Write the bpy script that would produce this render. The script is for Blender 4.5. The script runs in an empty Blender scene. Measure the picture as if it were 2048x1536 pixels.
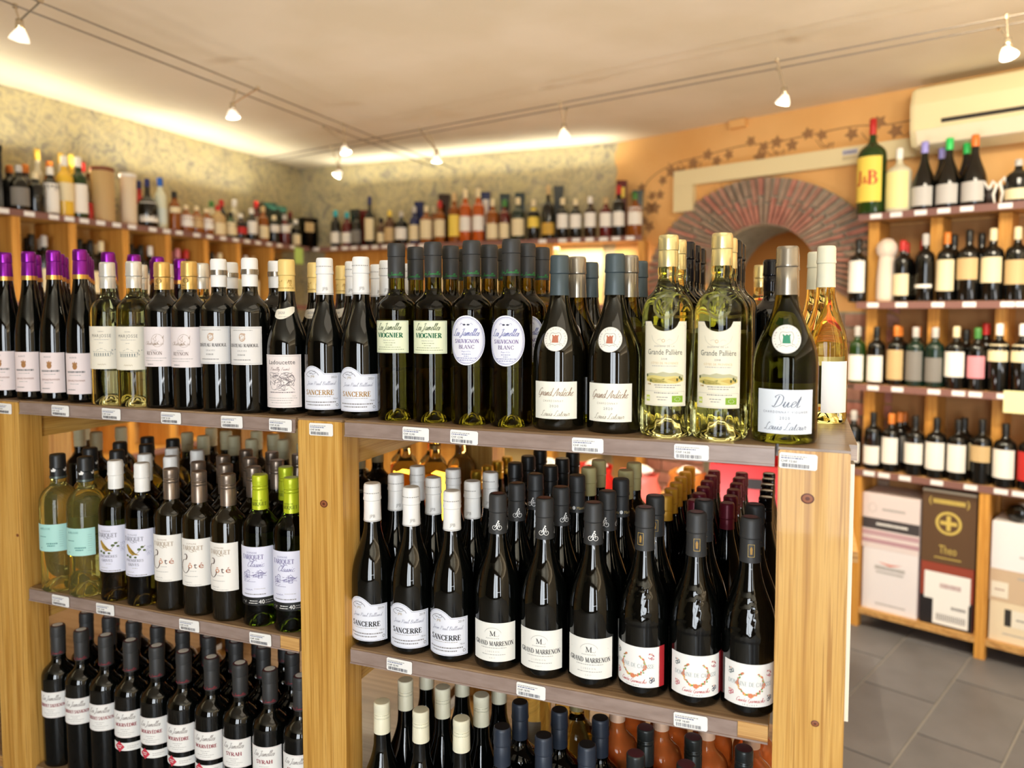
import bpy, math, random
from math import sin, cos, pi, radians, sqrt, atan2
random.seed(7)
S = bpy.context.scene
COLL = S.collection
# ------------------------------------------------------------------ camera
cam_d = bpy.data.cameras.new('camera'); cam = bpy.data.objects.new('camera', cam_d); COLL.objects.link(cam)
cam.location = (0, 0, 1.62); cam.rotation_euler = (radians(90-3.327), 0, radians(21.148))
cam_d.lens = 26.597; cam_d.sensor_width = 36; cam_d.shift_y = -0.0276; cam_d.clip_start = .05
cam_d.dof.use_dof = True; cam_d.dof.focus_distance = 1.36; cam_d.dof.aperture_fstop = 2.5
S.camera = cam
# ------------------------------------------------------------------ colour, world, light
S.view_settings.view_transform = 'Standard'; S.view_settings.look = 'None'
S.view_settings.gamma = 1; S.view_settings.use_curve_mapping = False
S.view_settings.exposure = 0.08
try:
    S.cycles.max_bounces = 9; S.cycles.transmission_bounces = 9; S.cycles.glossy_bounces = 4; S.cycles.diffuse_bounces = 4
    S.cycles.caustics_reflective = False; S.cycles.caustics_refractive = False
    S.cycles.sample_clamp_indirect = 6
except Exception: pass
W = bpy.data.worlds.new('sky'); S.world = W; W.use_nodes = True
W.node_tree.nodes['Background'].inputs[0].default_value = (.75, .85, 1, 1); W.node_tree.nodes['Background'].inputs[1].default_value = 1.2
def area(name, loc, rot, sx, sy, power, col, spread=180):
    l = bpy.data.lights.new(name, 'AREA'); l.shape = 'RECTANGLE'; l.size = sx; l.size_y = sy; l.energy = power; l.color = col; l.spread = radians(spread)
    o = bpy.data.objects.new(name, l); COLL.objects.link(o); o.location = loc; o.rotation_euler = rot; return o
WINS = ((-.45, .10), (.14, 1.05), (2.05, 2.40))      # shop-front windows behind the camera, from x0 to x1
for x0, x1 in WINS: area('daylight', ((x0+x1)/2, -2.93, 1.36), (radians(90), 0, 0), x1-x0, 2.4, 35*(x1-x0)*2.4, (.90, .955, 1))
area('cove_and_fill_light', (-3.62, 1.9, 2.36), (radians(180), 0, 0), .03, 5.6, 18, (1, .96, .80), 130)
area('cove_and_fill_light', (-2.3, 4.97, 2.53), (radians(180), 0, 0), 2.2, .03, 5, (1, .96, .80), 130)
area('cove_and_fill_light', (2.5, .3, 2.2), (radians(180), radians(10), 0), .03, 5.0, 34, (.98, .97, .95))  # invented tube by the side wall, added to brighten the ceiling
area('added_upward_fill', (1.2, -2.2, .8), (radians(180), 0, 0), 1.2, .5, 23, (.97, .98, 1))  # added fill behind the camera, aimed up to brighten the ceiling
area('added_upward_fill', (2.15, 1.5, .9), (radians(180), 0, 0), .4, 1.2, 20, (.97, .98, 1))  # unseen fill right of the frame, added to lift the ceiling
area('added_upward_fill', (-2.05, 2.85, .75), (radians(180), 0, 0), 1.1, .3, 12, (1, .98, .95))  # fill hidden behind the gondola, added to brighten rear ceiling and walls
area('added_upward_fill', (-.35, 2.72, .76), (radians(180), 0, 0), .4, .3, 9, (1, .98, .95))  # second fill hidden in the aisle, added to brighten the rear
area('unseen_overhead_fill', (.2, .6, 2.70), (0, 0, 0), 1.2, 1.2, 6, (1, .88, .70))  # unseen overhead fill without a fixture
area('niche_light', (-1.42, 4.98, 2.06), (0, 0, 0), .55, .05, 4, (1, .95, .8))
area('back_room_light', (-.2, 6.0, 2.3), (0, 0, 0), .8, .8, 9, (1, .80, .52))
area('unseen_overhead_fill', (.75, 2.45, 2.68), (radians(38), 0, radians(-22)), .9, .6, 42, (1, .88, .68))  # fill added out of view, tilted to brighten ochre wall and right shelves
# ------------------------------------------------------------------ materials
def lin(c):
    return tuple(((v/255)/12.92 if v <= 10 else (((v/255)+.055)/1.055)**2.4) for v in c)
MATS = {}
def mat(name, c, rough=.5, metal=0., trans=0., ior=1.45, emit=0., coat=0., spec=.5, linear=False):
    if name in MATS: return MATS[name]
    m = bpy.data.materials.new(name); m.use_nodes = True
    b = m.node_tree.nodes['Principled BSDF']; col = (c if linear else lin(c)) + (1,)
    b.inputs['Base Color'].default_value = col; b.inputs['Roughness'].default_value = rough
    b.inputs['Metallic'].default_value = metal; b.inputs['IOR'].default_value = ior
    b.inputs['Transmission Weight'].default_value = trans; b.inputs['Coat Weight'].default_value = coat
    b.inputs['Specular IOR Level'].default_value = spec
    if emit: b.inputs['Emission Color'].default_value = col; b.inputs['Emission Strength'].default_value = emit
    m.diffuse_color = col; MATS[name] = m; return m
def nodes(m): 
    nt = m.node_tree; return nt, nt.nodes['Principled BSDF'], (lambda t: nt.nodes.new('ShaderNode'+t)), nt.links.new
def ramp(n, stops):
    r = n('ValToRGB'); e = r.color_ramp.elements
    while len(e) < len(stops): e.new(.5)
    for i, (p, c) in enumerate(stops): e[i].position = p; e[i].color = lin(c)+(1,)
    return r
def pine(name, axis, tones, rough=.42, knots=True):
    m = mat(name, tones[1], rough, coat=.12); nt, b, n, L = nodes(m)
    tc = n('TexCoord'); mp = n('Mapping'); sc = [64., 64., 64.]; sc['xyz'.index(axis)] = 1.5
    mp.inputs['Scale'].default_value = sc; L(tc.outputs['Object'], mp.inputs['Vector'])
    nz = n('TexNoise'); nz.inputs['Scale'].default_value = 1; nz.inputs['Detail'].default_value = 3; nz.inputs['Distortion'].default_value = .5; L(mp.outputs[0], nz.inputs['Vector'])
    mp2 = n('Mapping'); s2 = [430., 430., 430.]; s2['xyz'.index(axis)] = 6; mp2.inputs['Scale'].default_value = s2; L(tc.outputs['Object'], mp2.inputs['Vector'])
    n2 = n('TexNoise'); n2.inputs['Scale'].default_value = 1; n2.inputs['Detail'].default_value = 2; L(mp2.outputs[0], n2.inputs['Vector'])
    mx = n('Math'); mx.operation = 'MULTIPLY_ADD'; L(n2.outputs['Fac'], mx.inputs[0]); mx.inputs[1].default_value = .55; L(nz.outputs['Fac'], mx.inputs[2])
    r = ramp(n, [(.56, tones[2]), (.68, tones[0]), (.80, tones[1]), (.96, tones[2])]); L(mx.outputs[0], r.inputs['Fac'])
    out = r.outputs['Color']
    if knots:
        mp3 = n('Mapping'); s3 = [8., 8., 8.]; s3['xyz'.index(axis)] = 3.2; mp3.inputs['Scale'].default_value = s3; mp3.inputs['Location'].default_value = (.37, .11, .23); L(tc.outputs['Object'], mp3.inputs['Vector'])
        v = n('TexVoronoi'); v.inputs['Scale'].default_value = 1; L(mp3.outputs[0], v.inputs['Vector'])
        kr = ramp(n, [(.0, (0, 0, 0)), (.045, (30, 30, 30)), (.075, (150, 150, 150)), (.16, (255, 255, 255))]); L(v.outputs['Distance'], kr.inputs['Fac'])
        mk = n('Mix'); mk.data_type = 'RGBA'; L(kr.outputs['Color'], mk.inputs['Factor']); mk.inputs[6].default_value = lin(tones[3])+(1,); L(out, mk.inputs[7]); out = mk.outputs[2]
    L(out, b.inputs['Base Color'])
    bp = n('Bump'); bp.inputs['Strength'].default_value = .12; bp.inputs['Distance'].default_value = .001; L(mx.outputs[0], bp.inputs['Height']); L(bp.outputs[0], b.inputs['Normal'])
    return m
PT = [(219, 172, 92), (204, 153, 72), (178, 126, 52), (120, 70, 34)]
PINE_Z = pine('pine_upright', 'z', PT); PINE_X = pine('pine_lengthwise', 'x', [(214, 168, 104), (196, 148, 86), (168, 120, 66), (120, 76, 40)]); PINE_Y = pine('pine_crosswise', 'y', PT)
PINE_D = pine('honey_pine', 'z', [(226, 168, 84), (212, 150, 66), (184, 122, 48), (120, 66, 22)], knots=False)
def speckle(name, c1, c2, scale, rough, bump=0., pos=(.4, .65), detail=4, stretch=(1, 1, 1), dist=.004):
    m = mat(name, c1, rough); nt, b, n, L = nodes(m); tc = n('TexCoord'); mp = n('Mapping'); mp.inputs['Scale'].default_value = stretch; L(tc.outputs['Object'], mp.inputs['Vector'])
    z = n('TexNoise'); z.inputs['Scale'].default_value = scale; z.inputs['Detail'].default_value = detail; L(mp.outputs[0], z.inputs['Vector'])
    r = ramp(n, [(pos[0], c1), (pos[1], c2)]); L(z.outputs['Fac'], r.inputs['Fac']); L(r.outputs['Color'], b.inputs['Base Color'])
    if bump: bp = n('Bump'); bp.inputs['Strength'].default_value = bump; bp.inputs['Distance'].default_value = dist; L(z.outputs['Fac'], bp.inputs['Height']); L(bp.outputs[0], b.inputs['Normal'])
    return m
M_CEIL = speckle('ceiling_paint', (234, 222, 196), (226, 213, 184), 1.7, .8, pos=(.42, .62))
def stone():
    m = mat('rough_cast_stone', (190, 172, 124), .9); nt, b, n, L = nodes(m); tc = n('TexCoord')
    z = n('TexNoise'); z.inputs['Scale'].default_value = 5; z.inputs['Detail'].default_value = 5; z.inputs['Distortion'].default_value = 1.2; L(tc.outputs['Object'], z.inputs['Vector'])
    z2 = n('TexNoise'); z2.inputs['Scale'].default_value = 9; z2.inputs['Detail'].default_value = 4; z2.inputs['Distortion'].default_value = 2.2; L(tc.outputs['Object'], z2.inputs['Vector'])
    r = ramp(n, [(.30, (150, 142, 124)), (.48, (184, 172, 140)), (.66, (146, 140, 126))]); L(z.outputs['Fac'], r.inputs['Fac'])
    r2 = ramp(n, [(.40, (0, 0, 0)), (.50, (215, 215, 215)), (.56, (90, 90, 90)), (.66, (0, 0, 0))]); L(z2.outputs['Fac'], r2.inputs['Fac'])
    mx = n('Mix'); mx.data_type = 'RGBA'; L(r2.outputs['Color'], mx.inputs['Factor']); L(r.outputs['Color'], mx.inputs[6]); mx.inputs[7].default_value = lin((216, 203, 150))+(1,); L(mx.outputs[2], b.inputs['Base Color'])
    bp = n('Bump'); bp.inputs['Strength'].default_value = .6; bp.inputs['Distance'].default_value = .015; L(z2.outputs['Fac'], bp.inputs['Height']); L(bp.outputs[0], b.inputs['Normal']); return m
M_STONE = stone()
M_ORANGE = speckle('ochre_wall_paint', (236, 186, 118), (226, 170, 100), 2.2, .85, .1, (.35, .7))
M_TILE = speckle('slate_tile', (112, 111, 114), (92, 91, 93), 3.0, .42, .12, (.35, .7))
M_GROUT = mat('tile_grout', (150, 146, 140), .8)
M_BRICK1 = speckle('red_brick', (190, 130, 112), (166, 110, 94), 16, .9, .3); M_BRICK2 = speckle('grey_brown_brick', (166, 142, 122), (146, 124, 104), 16, .9, .3); M_BRICK3 = speckle('dull_brick', (178, 134, 114), (158, 116, 98), 16, .9, .3)
M_MORTAR = speckle('lime_mortar', (176, 168, 146), (158, 150, 126), 20, .95, .4)
M_LIP = speckle('grey_brown_lip_strip', (158, 138, 128), (140, 120, 110), 22, .32, pos=(.35, .7), stretch=(1, 4, 4))
M_LIP2 = mat('mauve_brown_lip_strip', (134, 96, 88), .4)
M_SHELFTOP = pine('brown_shelf_board', 'x', [(158, 130, 100), (142, 114, 84), (120, 94, 66), (96, 70, 46)], rough=.3, knots=False)
M_FRONTWALL = mat('brown_panelling', (92, 74, 56), .8); M_SIDEWALL = mat('warm_white_paint', (190, 170, 138), .8); M_WHITE = mat('white_paint', (240, 236, 228), .5)
M_PAPER = mat('white_paper', (246, 244, 240), .55); M_CREAMP = mat('cream_paper', (240, 232, 214), .55); M_INK = mat('black_ink', (28, 28, 30), .6); M_GREYINK = mat('grey_ink', (130, 126, 126), .6); M_LIGHTINK = mat('pale_grey_ink', (176, 172, 168), .6)
M_CREAMPL = mat('cream_plastic', (236, 220, 172), .45)
def paint(rgb, rough=.5, metal=0.):
    return mat('paint_%d_%d_%d_%d_%d' % (*rgb, int(rough*100), int(metal*100)), rgb, rough, metal)
# ------------------------------------------------------------------ mesh builder
class MB:
    def __init__(s): s.v = []; s.f = []; s.m = []; s.mats = []
    def slot(s, m):
        if m not in s.mats: s.mats.append(m)
        return s.mats.index(m)
    def face(s, idx, m): s.f.append(idx); s.m.append(s.slot(m))
    def box(s, x0, x1, y0, y1, z0, z1, m, T=None):
        P = [(x0, y0, z0), (x1, y0, z0), (x1, y1, z0), (x0, y1, z0), (x0, y0, z1), (x1, y0, z1), (x1, y1, z1), (x0, y1, z1)]
        if T: P = [T(p) for p in P]
        k = len(s.v); s.v += P
        for q in ((3, 2, 1, 0), (4, 5, 6, 7), (0, 1, 5, 4), (1, 2, 6, 5), (2, 3, 7, 6), (3, 0, 4, 7)): s.face([k+i for i in q], m)
    def lathe(s, prof, seg, m, fn=None):
        k = len(s.v); n = len(prof)
        for (r, z) in prof:
            for j in range(seg):
                a = 2*pi*j/seg; rr = fn(r, z, a) if fn else r
                s.v.append((rr*cos(a), rr*sin(a), z))
        for i in range(n-1):
            for j in range(seg):
                j2 = (j+1) % seg; s.face([k+i*seg+j, k+i*seg+j2, k+(i+1)*seg+j2, k+(i+1)*seg+j], m)
    def tube(s, p, r, m, seg=8):
        from mathutils import Vector
        k = len(s.v); P = [Vector(q) for q in p]
        for i, q in enumerate(P):
            d = (P[min(i+1, len(P)-1)]-P[max(i-1, 0)]).normalized(); u = d.orthogonal().normalized() if abs(d.z) > .9 else d.cross(Vector((0, 0, 1))).normalized(); w = d.cross(u)
            rr = r[i] if isinstance(r, (list, tuple)) else r
            for j in range(seg):
                a = 2*pi*j/seg; s.v.append(tuple(q+u*rr*cos(a)+w*rr*sin(a)))
        for i in range(len(P)-1):
            for j in range(seg):
                j2 = (j+1) % seg; s.face([k+i*seg+j, k+i*seg+j2, k+(i+1)*seg+j2, k+(i+1)*seg+j], m)
        s.face([k+j for j in range(seg)][::-1], m); s.face([k+(len(P)-1)*seg+j for j in range(seg)], m)
    def prism(s, pts, y0, y1, m, T=None):     # polygon in (x,z), extruded along y
        k = len(s.v); n = len(pts)
        P = [(x, y0, z) for x, z in pts]+[(x, y1, z) for x, z in pts]
        if T: P = [T(p) for p in P]
        s.v += P; s.face([k+i for i in range(n)], m); s.face([k+n+i for i in range(n)][::-1], m)
        for i in range(n): j = (i+1) % n; s.face([k+j, k+i, k+n+i, k+n+j], m)
    def mesh(s, name, smooth=False, bevel=0):
        me = bpy.data.meshes.new(name); me.from_pydata(s.v, [], s.f)
        for m in s.mats: me.materials.append(m)
        me.polygons.foreach_set('material_index', s.m)
        if smooth: me.polygons.foreach_set('use_smooth', [True]*len(s.f))
        me.update(); return me
    def obj(s, name, parent=None, loc=(0, 0, 0), smooth=False):
        return link(name, s.mesh(name, smooth), parent, loc)
def link(name, me, parent=None, loc=(0, 0, 0), rz=0):
    o = bpy.data.objects.new(name, me); COLL.objects.link(o); o.location = loc; o.rotation_euler = (0, 0, rz)
    if parent: o.parent = parent
    return o
def thing(name, label, cat, loc=(0, 0, 0), rz=0, group=None):
    o = link(name, None, None, loc, rz); o.empty_display_size = .05; o['label'] = label; o['category'] = cat
    if group: o['group'] = group
    return o
def tag(o, label, cat, group=None):
    o['label'] = label; o['category'] = cat
    if group: o['group'] = group
    return o
def struct(o): o['kind'] = 'structure'; return o
def sharpen(me, deg=35):
    try: me.set_sharp_from_angle(angle=radians(deg))
    except Exception: pass
    return me
ORD = 'first second third fourth fifth sixth seventh eighth ninth tenth eleventh twelfth thirteenth fourteenth fifteenth sixteenth seventeenth eighteenth nineteenth twentieth'.split()
def nth(i): 
    if i < 20: return ORD[i]
    t = ['twenty', 'thirty', 'forty', 'fifty'][(i+1)//10-2]; u = (i+1) % 10
    return t+'-'+ORD[u-1] if u else {'thirty': 'thirtieth', 'forty': 'fortieth', 'fifty': 'fiftieth', 'twenty': 'twentieth'}[t]
# ------------------------------------------------------------------ lettering
def text2d(s, _c={}):
    if s in _c: return _c[s]
    cu = bpy.data.curves.new('t', 'FONT'); cu.body = s; cu.size = 1; cu.resolution_u = 2
    o = bpy.data.objects.new('t', cu); me = bpy.data.meshes.new_from_object(o)
    v = [(p.co.x, p.co.y) for p in me.vertices]; f = [list(q.vertices) for q in me.polygons]
    bpy.data.objects.remove(o); bpy.data.curves.remove(cu); bpy.data.meshes.remove(me)
    x0 = min((p[0] for p in v), default=0); x1 = max((p[0] for p in v), default=1)
    _c[s] = ([(x-x0, y/.72) for x, y in v], f, x1-x0); return _c[s]      # cap height about 1
def crom(P, n=5):
    if len(P) < 3: return P
    Q = [P[0]]+list(P)+[P[-1]]; out = []
    for i in range(1, len(Q)-2):
        a, b, c, d = Q[i-1], Q[i], Q[i+1], Q[i+2]
        for k in range(n):
            t = k/n; out.append(tuple(.5*(2*b[j]+(c[j]-a[j])*t+(2*a[j]-5*b[j]+4*c[j]-d[j])*t*t+(3*b[j]-a[j]-3*c[j]+d[j])*t**3) for j in (0, 1)))
    out.append(P[-1]); return out
SER = {  # serif capitals: width, strokes (kind, points): k thick, n thin, c curve (nib), s serif
'A': (.80, [('n', [(.06, 0), (.40, 1)]), ('k', [(.39, 1), (.72, 0)]), ('n', [(.18, .34), (.60, .34)]), ('s', [(-.04, 0), (.18, 0)]), ('s', [(.58, 0), (.86, 0)])]),
'B': (.74, [('k', [(.16, 0), (.16, 1)]), ('c', [(.1, 1), (.4, .98), (.6, .78), (.42, .55), (.16, .53)]), ('c', [(.3, .53), (.55, .5), (.68, .27), (.5, .02), (.02, .01)]), ('s', [(.02, 1), (.3, 1)])]),
'C': (.76, [('c', [(.68, .75), (.6, .95), (.38, 1), (.12, .75), (.1, .35), (.3, .02), (.55, .02), (.7, .25)]), ('n', [(.68, .72), (.68, .98)])]),
'D': (.86, [('k', [(.16, 0), (.16, 1)]), ('c', [(.02, 1), (.4, .99), (.72, .75), (.74, .3), (.45, .02), (.02, .01)])]),
'E': (.68, [('k', [(.16, 0), (.16, 1)]), ('s', [(.02, 1), (.58, 1)]), ('s', [(.02, 0), (.62, 0)]), ('n', [(.16, .53), (.45, .53)]), ('n', [(.58, 1), (.58, .8)]), ('n', [(.62, 0), (.62, .22)]), ('n', [(.45, .42), (.45, .64)])]),
'G': (.82, [('c', [(.68, .78), (.58, .96), (.38, 1), (.12, .75), (.1, .3), (.32, .02), (.55, .03), (.68, .12)]), ('k', [(.68, .05), (.68, .42)]), ('s', [(.52, .42), (.8, .42)])]),
'H': (.88, [('k', [(.16, 0), (.16, 1)]), ('k', [(.70, 0), (.70, 1)]), ('n', [(.16, .52), (.7, .52)])]+[('s', [(x, y), (x+.28, y)]) for x in (.02, .56) for y in (0, 1)]),
'I': (.36, [('k', [(.17, 0), (.17, 1)]), ('s', [(.02, 1), (.32, 1)]), ('s', [(.02, 0), (.32, 0)])]),
'L': (.66, [('k', [(.16, 0), (.16, 1)]), ('s', [(.02, 1), (.32, 1)]), ('s', [(.02, 0), (.58, 0)]), ('n', [(.58, 0), (.6, .26)])]),
'M': (1.04, [('n', [(.14, 0), (.16, 1)]), ('k', [(.16, 1), (.5, .05)]), ('n', [(.5, .05), (.84, 1)]), ('k', [(.85, 0), (.85, 1)]), ('s', [(.0, 1), (.2, 1)]), ('s', [(.02, 0), (.28, 0)]), ('s', [(.8, 1), (1., 1)]), ('s', [(.7, 0), (1., 0)])]),
'N': (.90, [('n', [(.15, 0), (.15, 1)]), ('k', [(.15, 1), (.72, 0)]), ('n', [(.72, 0), (.72, 1)]), ('s', [(.0, 1), (.2, 1)]), ('s', [(.02, 0), (.28, 0)]), ('s', [(.6, 1), (.86, 1)])]),
'O': (.88, [('c', [(.44, 1), (.16, .85), (.08, .5), (.16, .15), (.44, 0), (.72, .15), (.8, .5), (.72, .85), (.44, 1)])]),
'R': (.80, [('k', [(.16, 0), (.16, 1)]), ('c', [(.02, 1), (.42, .98), (.62, .76), (.42, .5), (.16, .5)]), ('k', [(.38, .5), (.70, .0)]), ('s', [(.02, 0), (.32, 0)]), ('s', [(.64, 0), (.84, 0)])]),
'S': (.62, [('c', [(.5, .8), (.42, .98), (.22, .98), (.08, .78), (.2, .58), (.4, .45), (.52, .24), (.36, .02), (.14, .04), (.06, .22)])]),
'T': (.76, [('k', [(.37, 0), (.37, 1)]), ('s', [(.04, 1), (.70, 1)]), ('n', [(.05, 1), (.05, .78)]), ('n', [(.69, 1), (.69, .78)]), ('s', [(.22, 0), (.52, 0)])]),
'U': (.84, [('k', [(.16, 1), (.16, .3)]), ('c', [(.16, .32), (.24, .05), (.44, .0), (.64, .1), (.68, .35)]), ('n', [(.68, .3), (.68, 1)]), ('s', [(.02, 1), (.3, 1)]), ('s', [(.56, 1), (.82, 1)])]),
'V': (.80, [('k', [(.08, 1), (.40, 0)]), ('n', [(.40, 0), (.72, 1)]), ('s', [(-.04, 1), (.24, 1)]), ('s', [(.6, 1), (.84, 1)])]),
'Y': (.78, [('k', [(.08, 1), (.38, .45)]), ('n', [(.38, .45), (.7, 1)]), ('k', [(.38, 0), (.38, .48)]), ('s', [(-.04, 1), (.22, 1)]), ('s', [(.58, 1), (.82, 1)]), ('s', [(.24, 0), (.52, 0)])]),
'P': (.70, [('k', [(.16, 0), (.16, 1)]), ('c', [(.02, 1), (.42, .98), (.62, .74), (.42, .46), (.16, .46)]), ('s', [(.02, 0), (.32, 0)])]),
'J': (.52, [('k', [(.32, 1), (.32, .2)]), ('c', [(.32, .25), (.26, .02), (.1, -.05), (.04, .12)]), ('s', [(.18, 1), (.46, 1)])]),
' ': (.4, []), '-': (.4, [('n', [(.05, .4), (.32, .4)])])}
SER['Q'] = (.88, SER['O'][1]+[('k', [(.45, .1), (.62, -.1), (.92, -.2)])])
SER['È'] = (.68, SER['E'][1]+[('n', [(.22, 1.28), (.4, 1.1)])]); SER['É'] = (.68, SER['E'][1]+[('n', [(.4, 1.28), (.22, 1.1)])]); SER['Â'] = (.80, SER['A'][1]+[('n', [(.25, 1.1), (.4, 1.25), (.55, 1.1)])])
SCR = {  # joined hand: width, strokes
'a': (.56, [[(.42, .42), (.25, .5), (.08, .3), (.12, .04), (.28, .06), (.42, .45), (.40, .1), (.46, .02), (.6, .14)]]),
'b': (.46, [[(0, .1), (.2, .6), (.3, .98), (.18, .95), (.12, .1), (.28, .0), (.4, .25), (.3, .45), (.5, .4)]]),
'c': (.44, [[(.40, .42), (.25, .5), (.08, .3), (.12, .03), (.3, .03), (.48, .15)]]),
'd': (.58, [[(.42, .42), (.25, .5), (.08, .3), (.12, .04), (.28, .06), (.42, .45), (.5, 1.0), (.42, .3), (.44, .03), (.6, .14)]]),
'e': (.42, [[(0, .1), (.2, .25), (.36, .4), (.26, .5), (.1, .32), (.14, .03), (.3, .02), (.46, .15)]]),
'f': (.36, [[(0, .1), (.22, .6), (.32, 1), (.2, .9), (.12, -.2), (.05, -.3), (.15, .05), (.4, .14)]]),
'h': (.52, [[(0, .1), (.2, .6), (.3, .98), (.2, .95), (.1, 0)], [(.12, .1), (.26, .44), (.37, .46), (.37, .05), (.56, .14)]]),
'i': (.31, [[(0, .1), (.15, .48), (.12, .1), (.2, .02), (.34, .14)], [(.2, .68), (.22, .74)]]),
'l': (.32, [[(0, .1), (.2, .6), (.3, .98), (.18, .95), (.12, .2), (.2, .02), (.35, .14)]]),
'm': (.68, [[(0, .1), (.1, .46), (.1, 0)], [(.1, .1), (.25, .48), (.32, .4), (.31, 0)], [(.31, .1), (.46, .48), (.54, .4), (.53, .04), (.7, .14)]]),
'n': (.48, [[(0, .1), (.1, .46), (.1, 0)], [(.1, .1), (.27, .48), (.35, .4), (.34, .04), (.5, .14)]]),
'o': (.46, [[(.3, .48), (.1, .36), (.1, .06), (.3, .03), (.38, .3), (.3, .48), (.5, .42)]]),
'p': (.46, [[(0, .1), (.12, .48), (.1, -.35)], [(.12, .3), (.3, .5), (.4, .28), (.28, .03), (.14, .06)], [(.3, .04), (.5, .14)]]),
'r': (.38, [[(0, .1), (.12, .52), (.16, .42), (.3, .45), (.26, .1), (.42, .14)]]),
's': (.34, [[(0, .05), (.2, .48), (.26, .2), (.2, .0), (.06, .06), (.36, .14)]]),
't': (.34, [[(0, .1), (.2, .9), (.14, .1), (.22, .02), (.37, .14)], [(.04, .6), (.34, .62)]]),
'u': (.54, [[(0, .1), (.1, .48), (.08, .1), (.2, .02), (.36, .45), (.36, .1), (.44, .02), (.57, .14)]]),
'v': (.46, [[(0, .1), (.1, .48), (.18, .02), (.36, .48), (.5, .42)]]), 'y': (.5, [[(0, .1), (.1, .48), (.14, .1), (.34, .45), (.3, -.3), (.15, -.3), (.5, .14)]]),
'L': (.62, [[(.5, .85), (.42, 1.0), (.3, .85), (.2, .2), (.05, .02), (.0, .12), (.2, .08), (.5, -.02), (.7, .15)]]),
'D': (.82, [[(.32, .92), (.2, .1), (.02, .1), (.25, .0), (.65, .25), (.64, .8), (.3, 1.02), (.02, .85), (.1, .75)]]),
'G': (.70, [[(.6, .85), (.45, 1), (.15, .7), (.1, .2), (.3, .0), (.55, .2), (.58, .42)], [(.45, .42), (.6, .42), (.5, -.15), (.2, -.25)]]),
'A': (.70, [[(-.1, .06), (.05, .02), (.52, 1.0), (.54, .1), (.7, .12)], [(.12, .36), (.62, .44)]]),
'J': (.55, [[(.1, .85), (.35, 1.0), (.6, .95)], [(.42, .98), (.3, .1), (.1, -.25), (-.08, -.1), (.55, .2)]]),
'C': (.60, [[(.58, .8), (.42, 1.0), (.15, .7), (.1, .2), (.3, 0), (.62, .2)]]),
'P': (.62, [[(.15, 0), (.27, .95)], [(.05, .8), (.35, 1.0), (.62, .8), (.4, .5), (.2, .5)]]),
'B': (.62, [[(.15, 0), (.27, .95)], [(.05, .8), (.35, 1.0), (.6, .8), (.3, .53), (.58, .3), (.35, .0), (.1, .05)]]),
'F': (.56, [[(.15, 0), (.3, .95)], [(.05, .9), (.6, 1.0)], [(.2, .5), (.45, .52)]]),
' ': (.3, []), '-': (.3, [[(.05, .3), (.25, .32)]])}
def tess(P, step=.0032):
    import bmesh
    bm = bmesh.new(); bm.faces.new([bm.verts.new((x, y, 0)) for x, y in P]); bmesh.ops.triangulate(bm, faces=bm.faces[:])
    for _ in range(4):
        L_ = [e for e in bm.edges if e.calc_length() > step]
        if not L_: break
        bmesh.ops.subdivide_edges(bm, edges=L_, cuts=1); bmesh.ops.triangulate(bm, faces=bm.faces[:])
    bm.verts.index_update(); v = [(q.co.x, q.co.y) for q in bm.verts]; f = [[q.index for q in t.verts] for t in bm.faces]; bm.free(); return v, f
SCR['è'] = (.42, SCR['e'][1]+[[(.12, .80), (.26, .64)]]); SCR['é'] = (.42, SCR['e'][1]+[[(.14, .64), (.30, .82)]])
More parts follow.
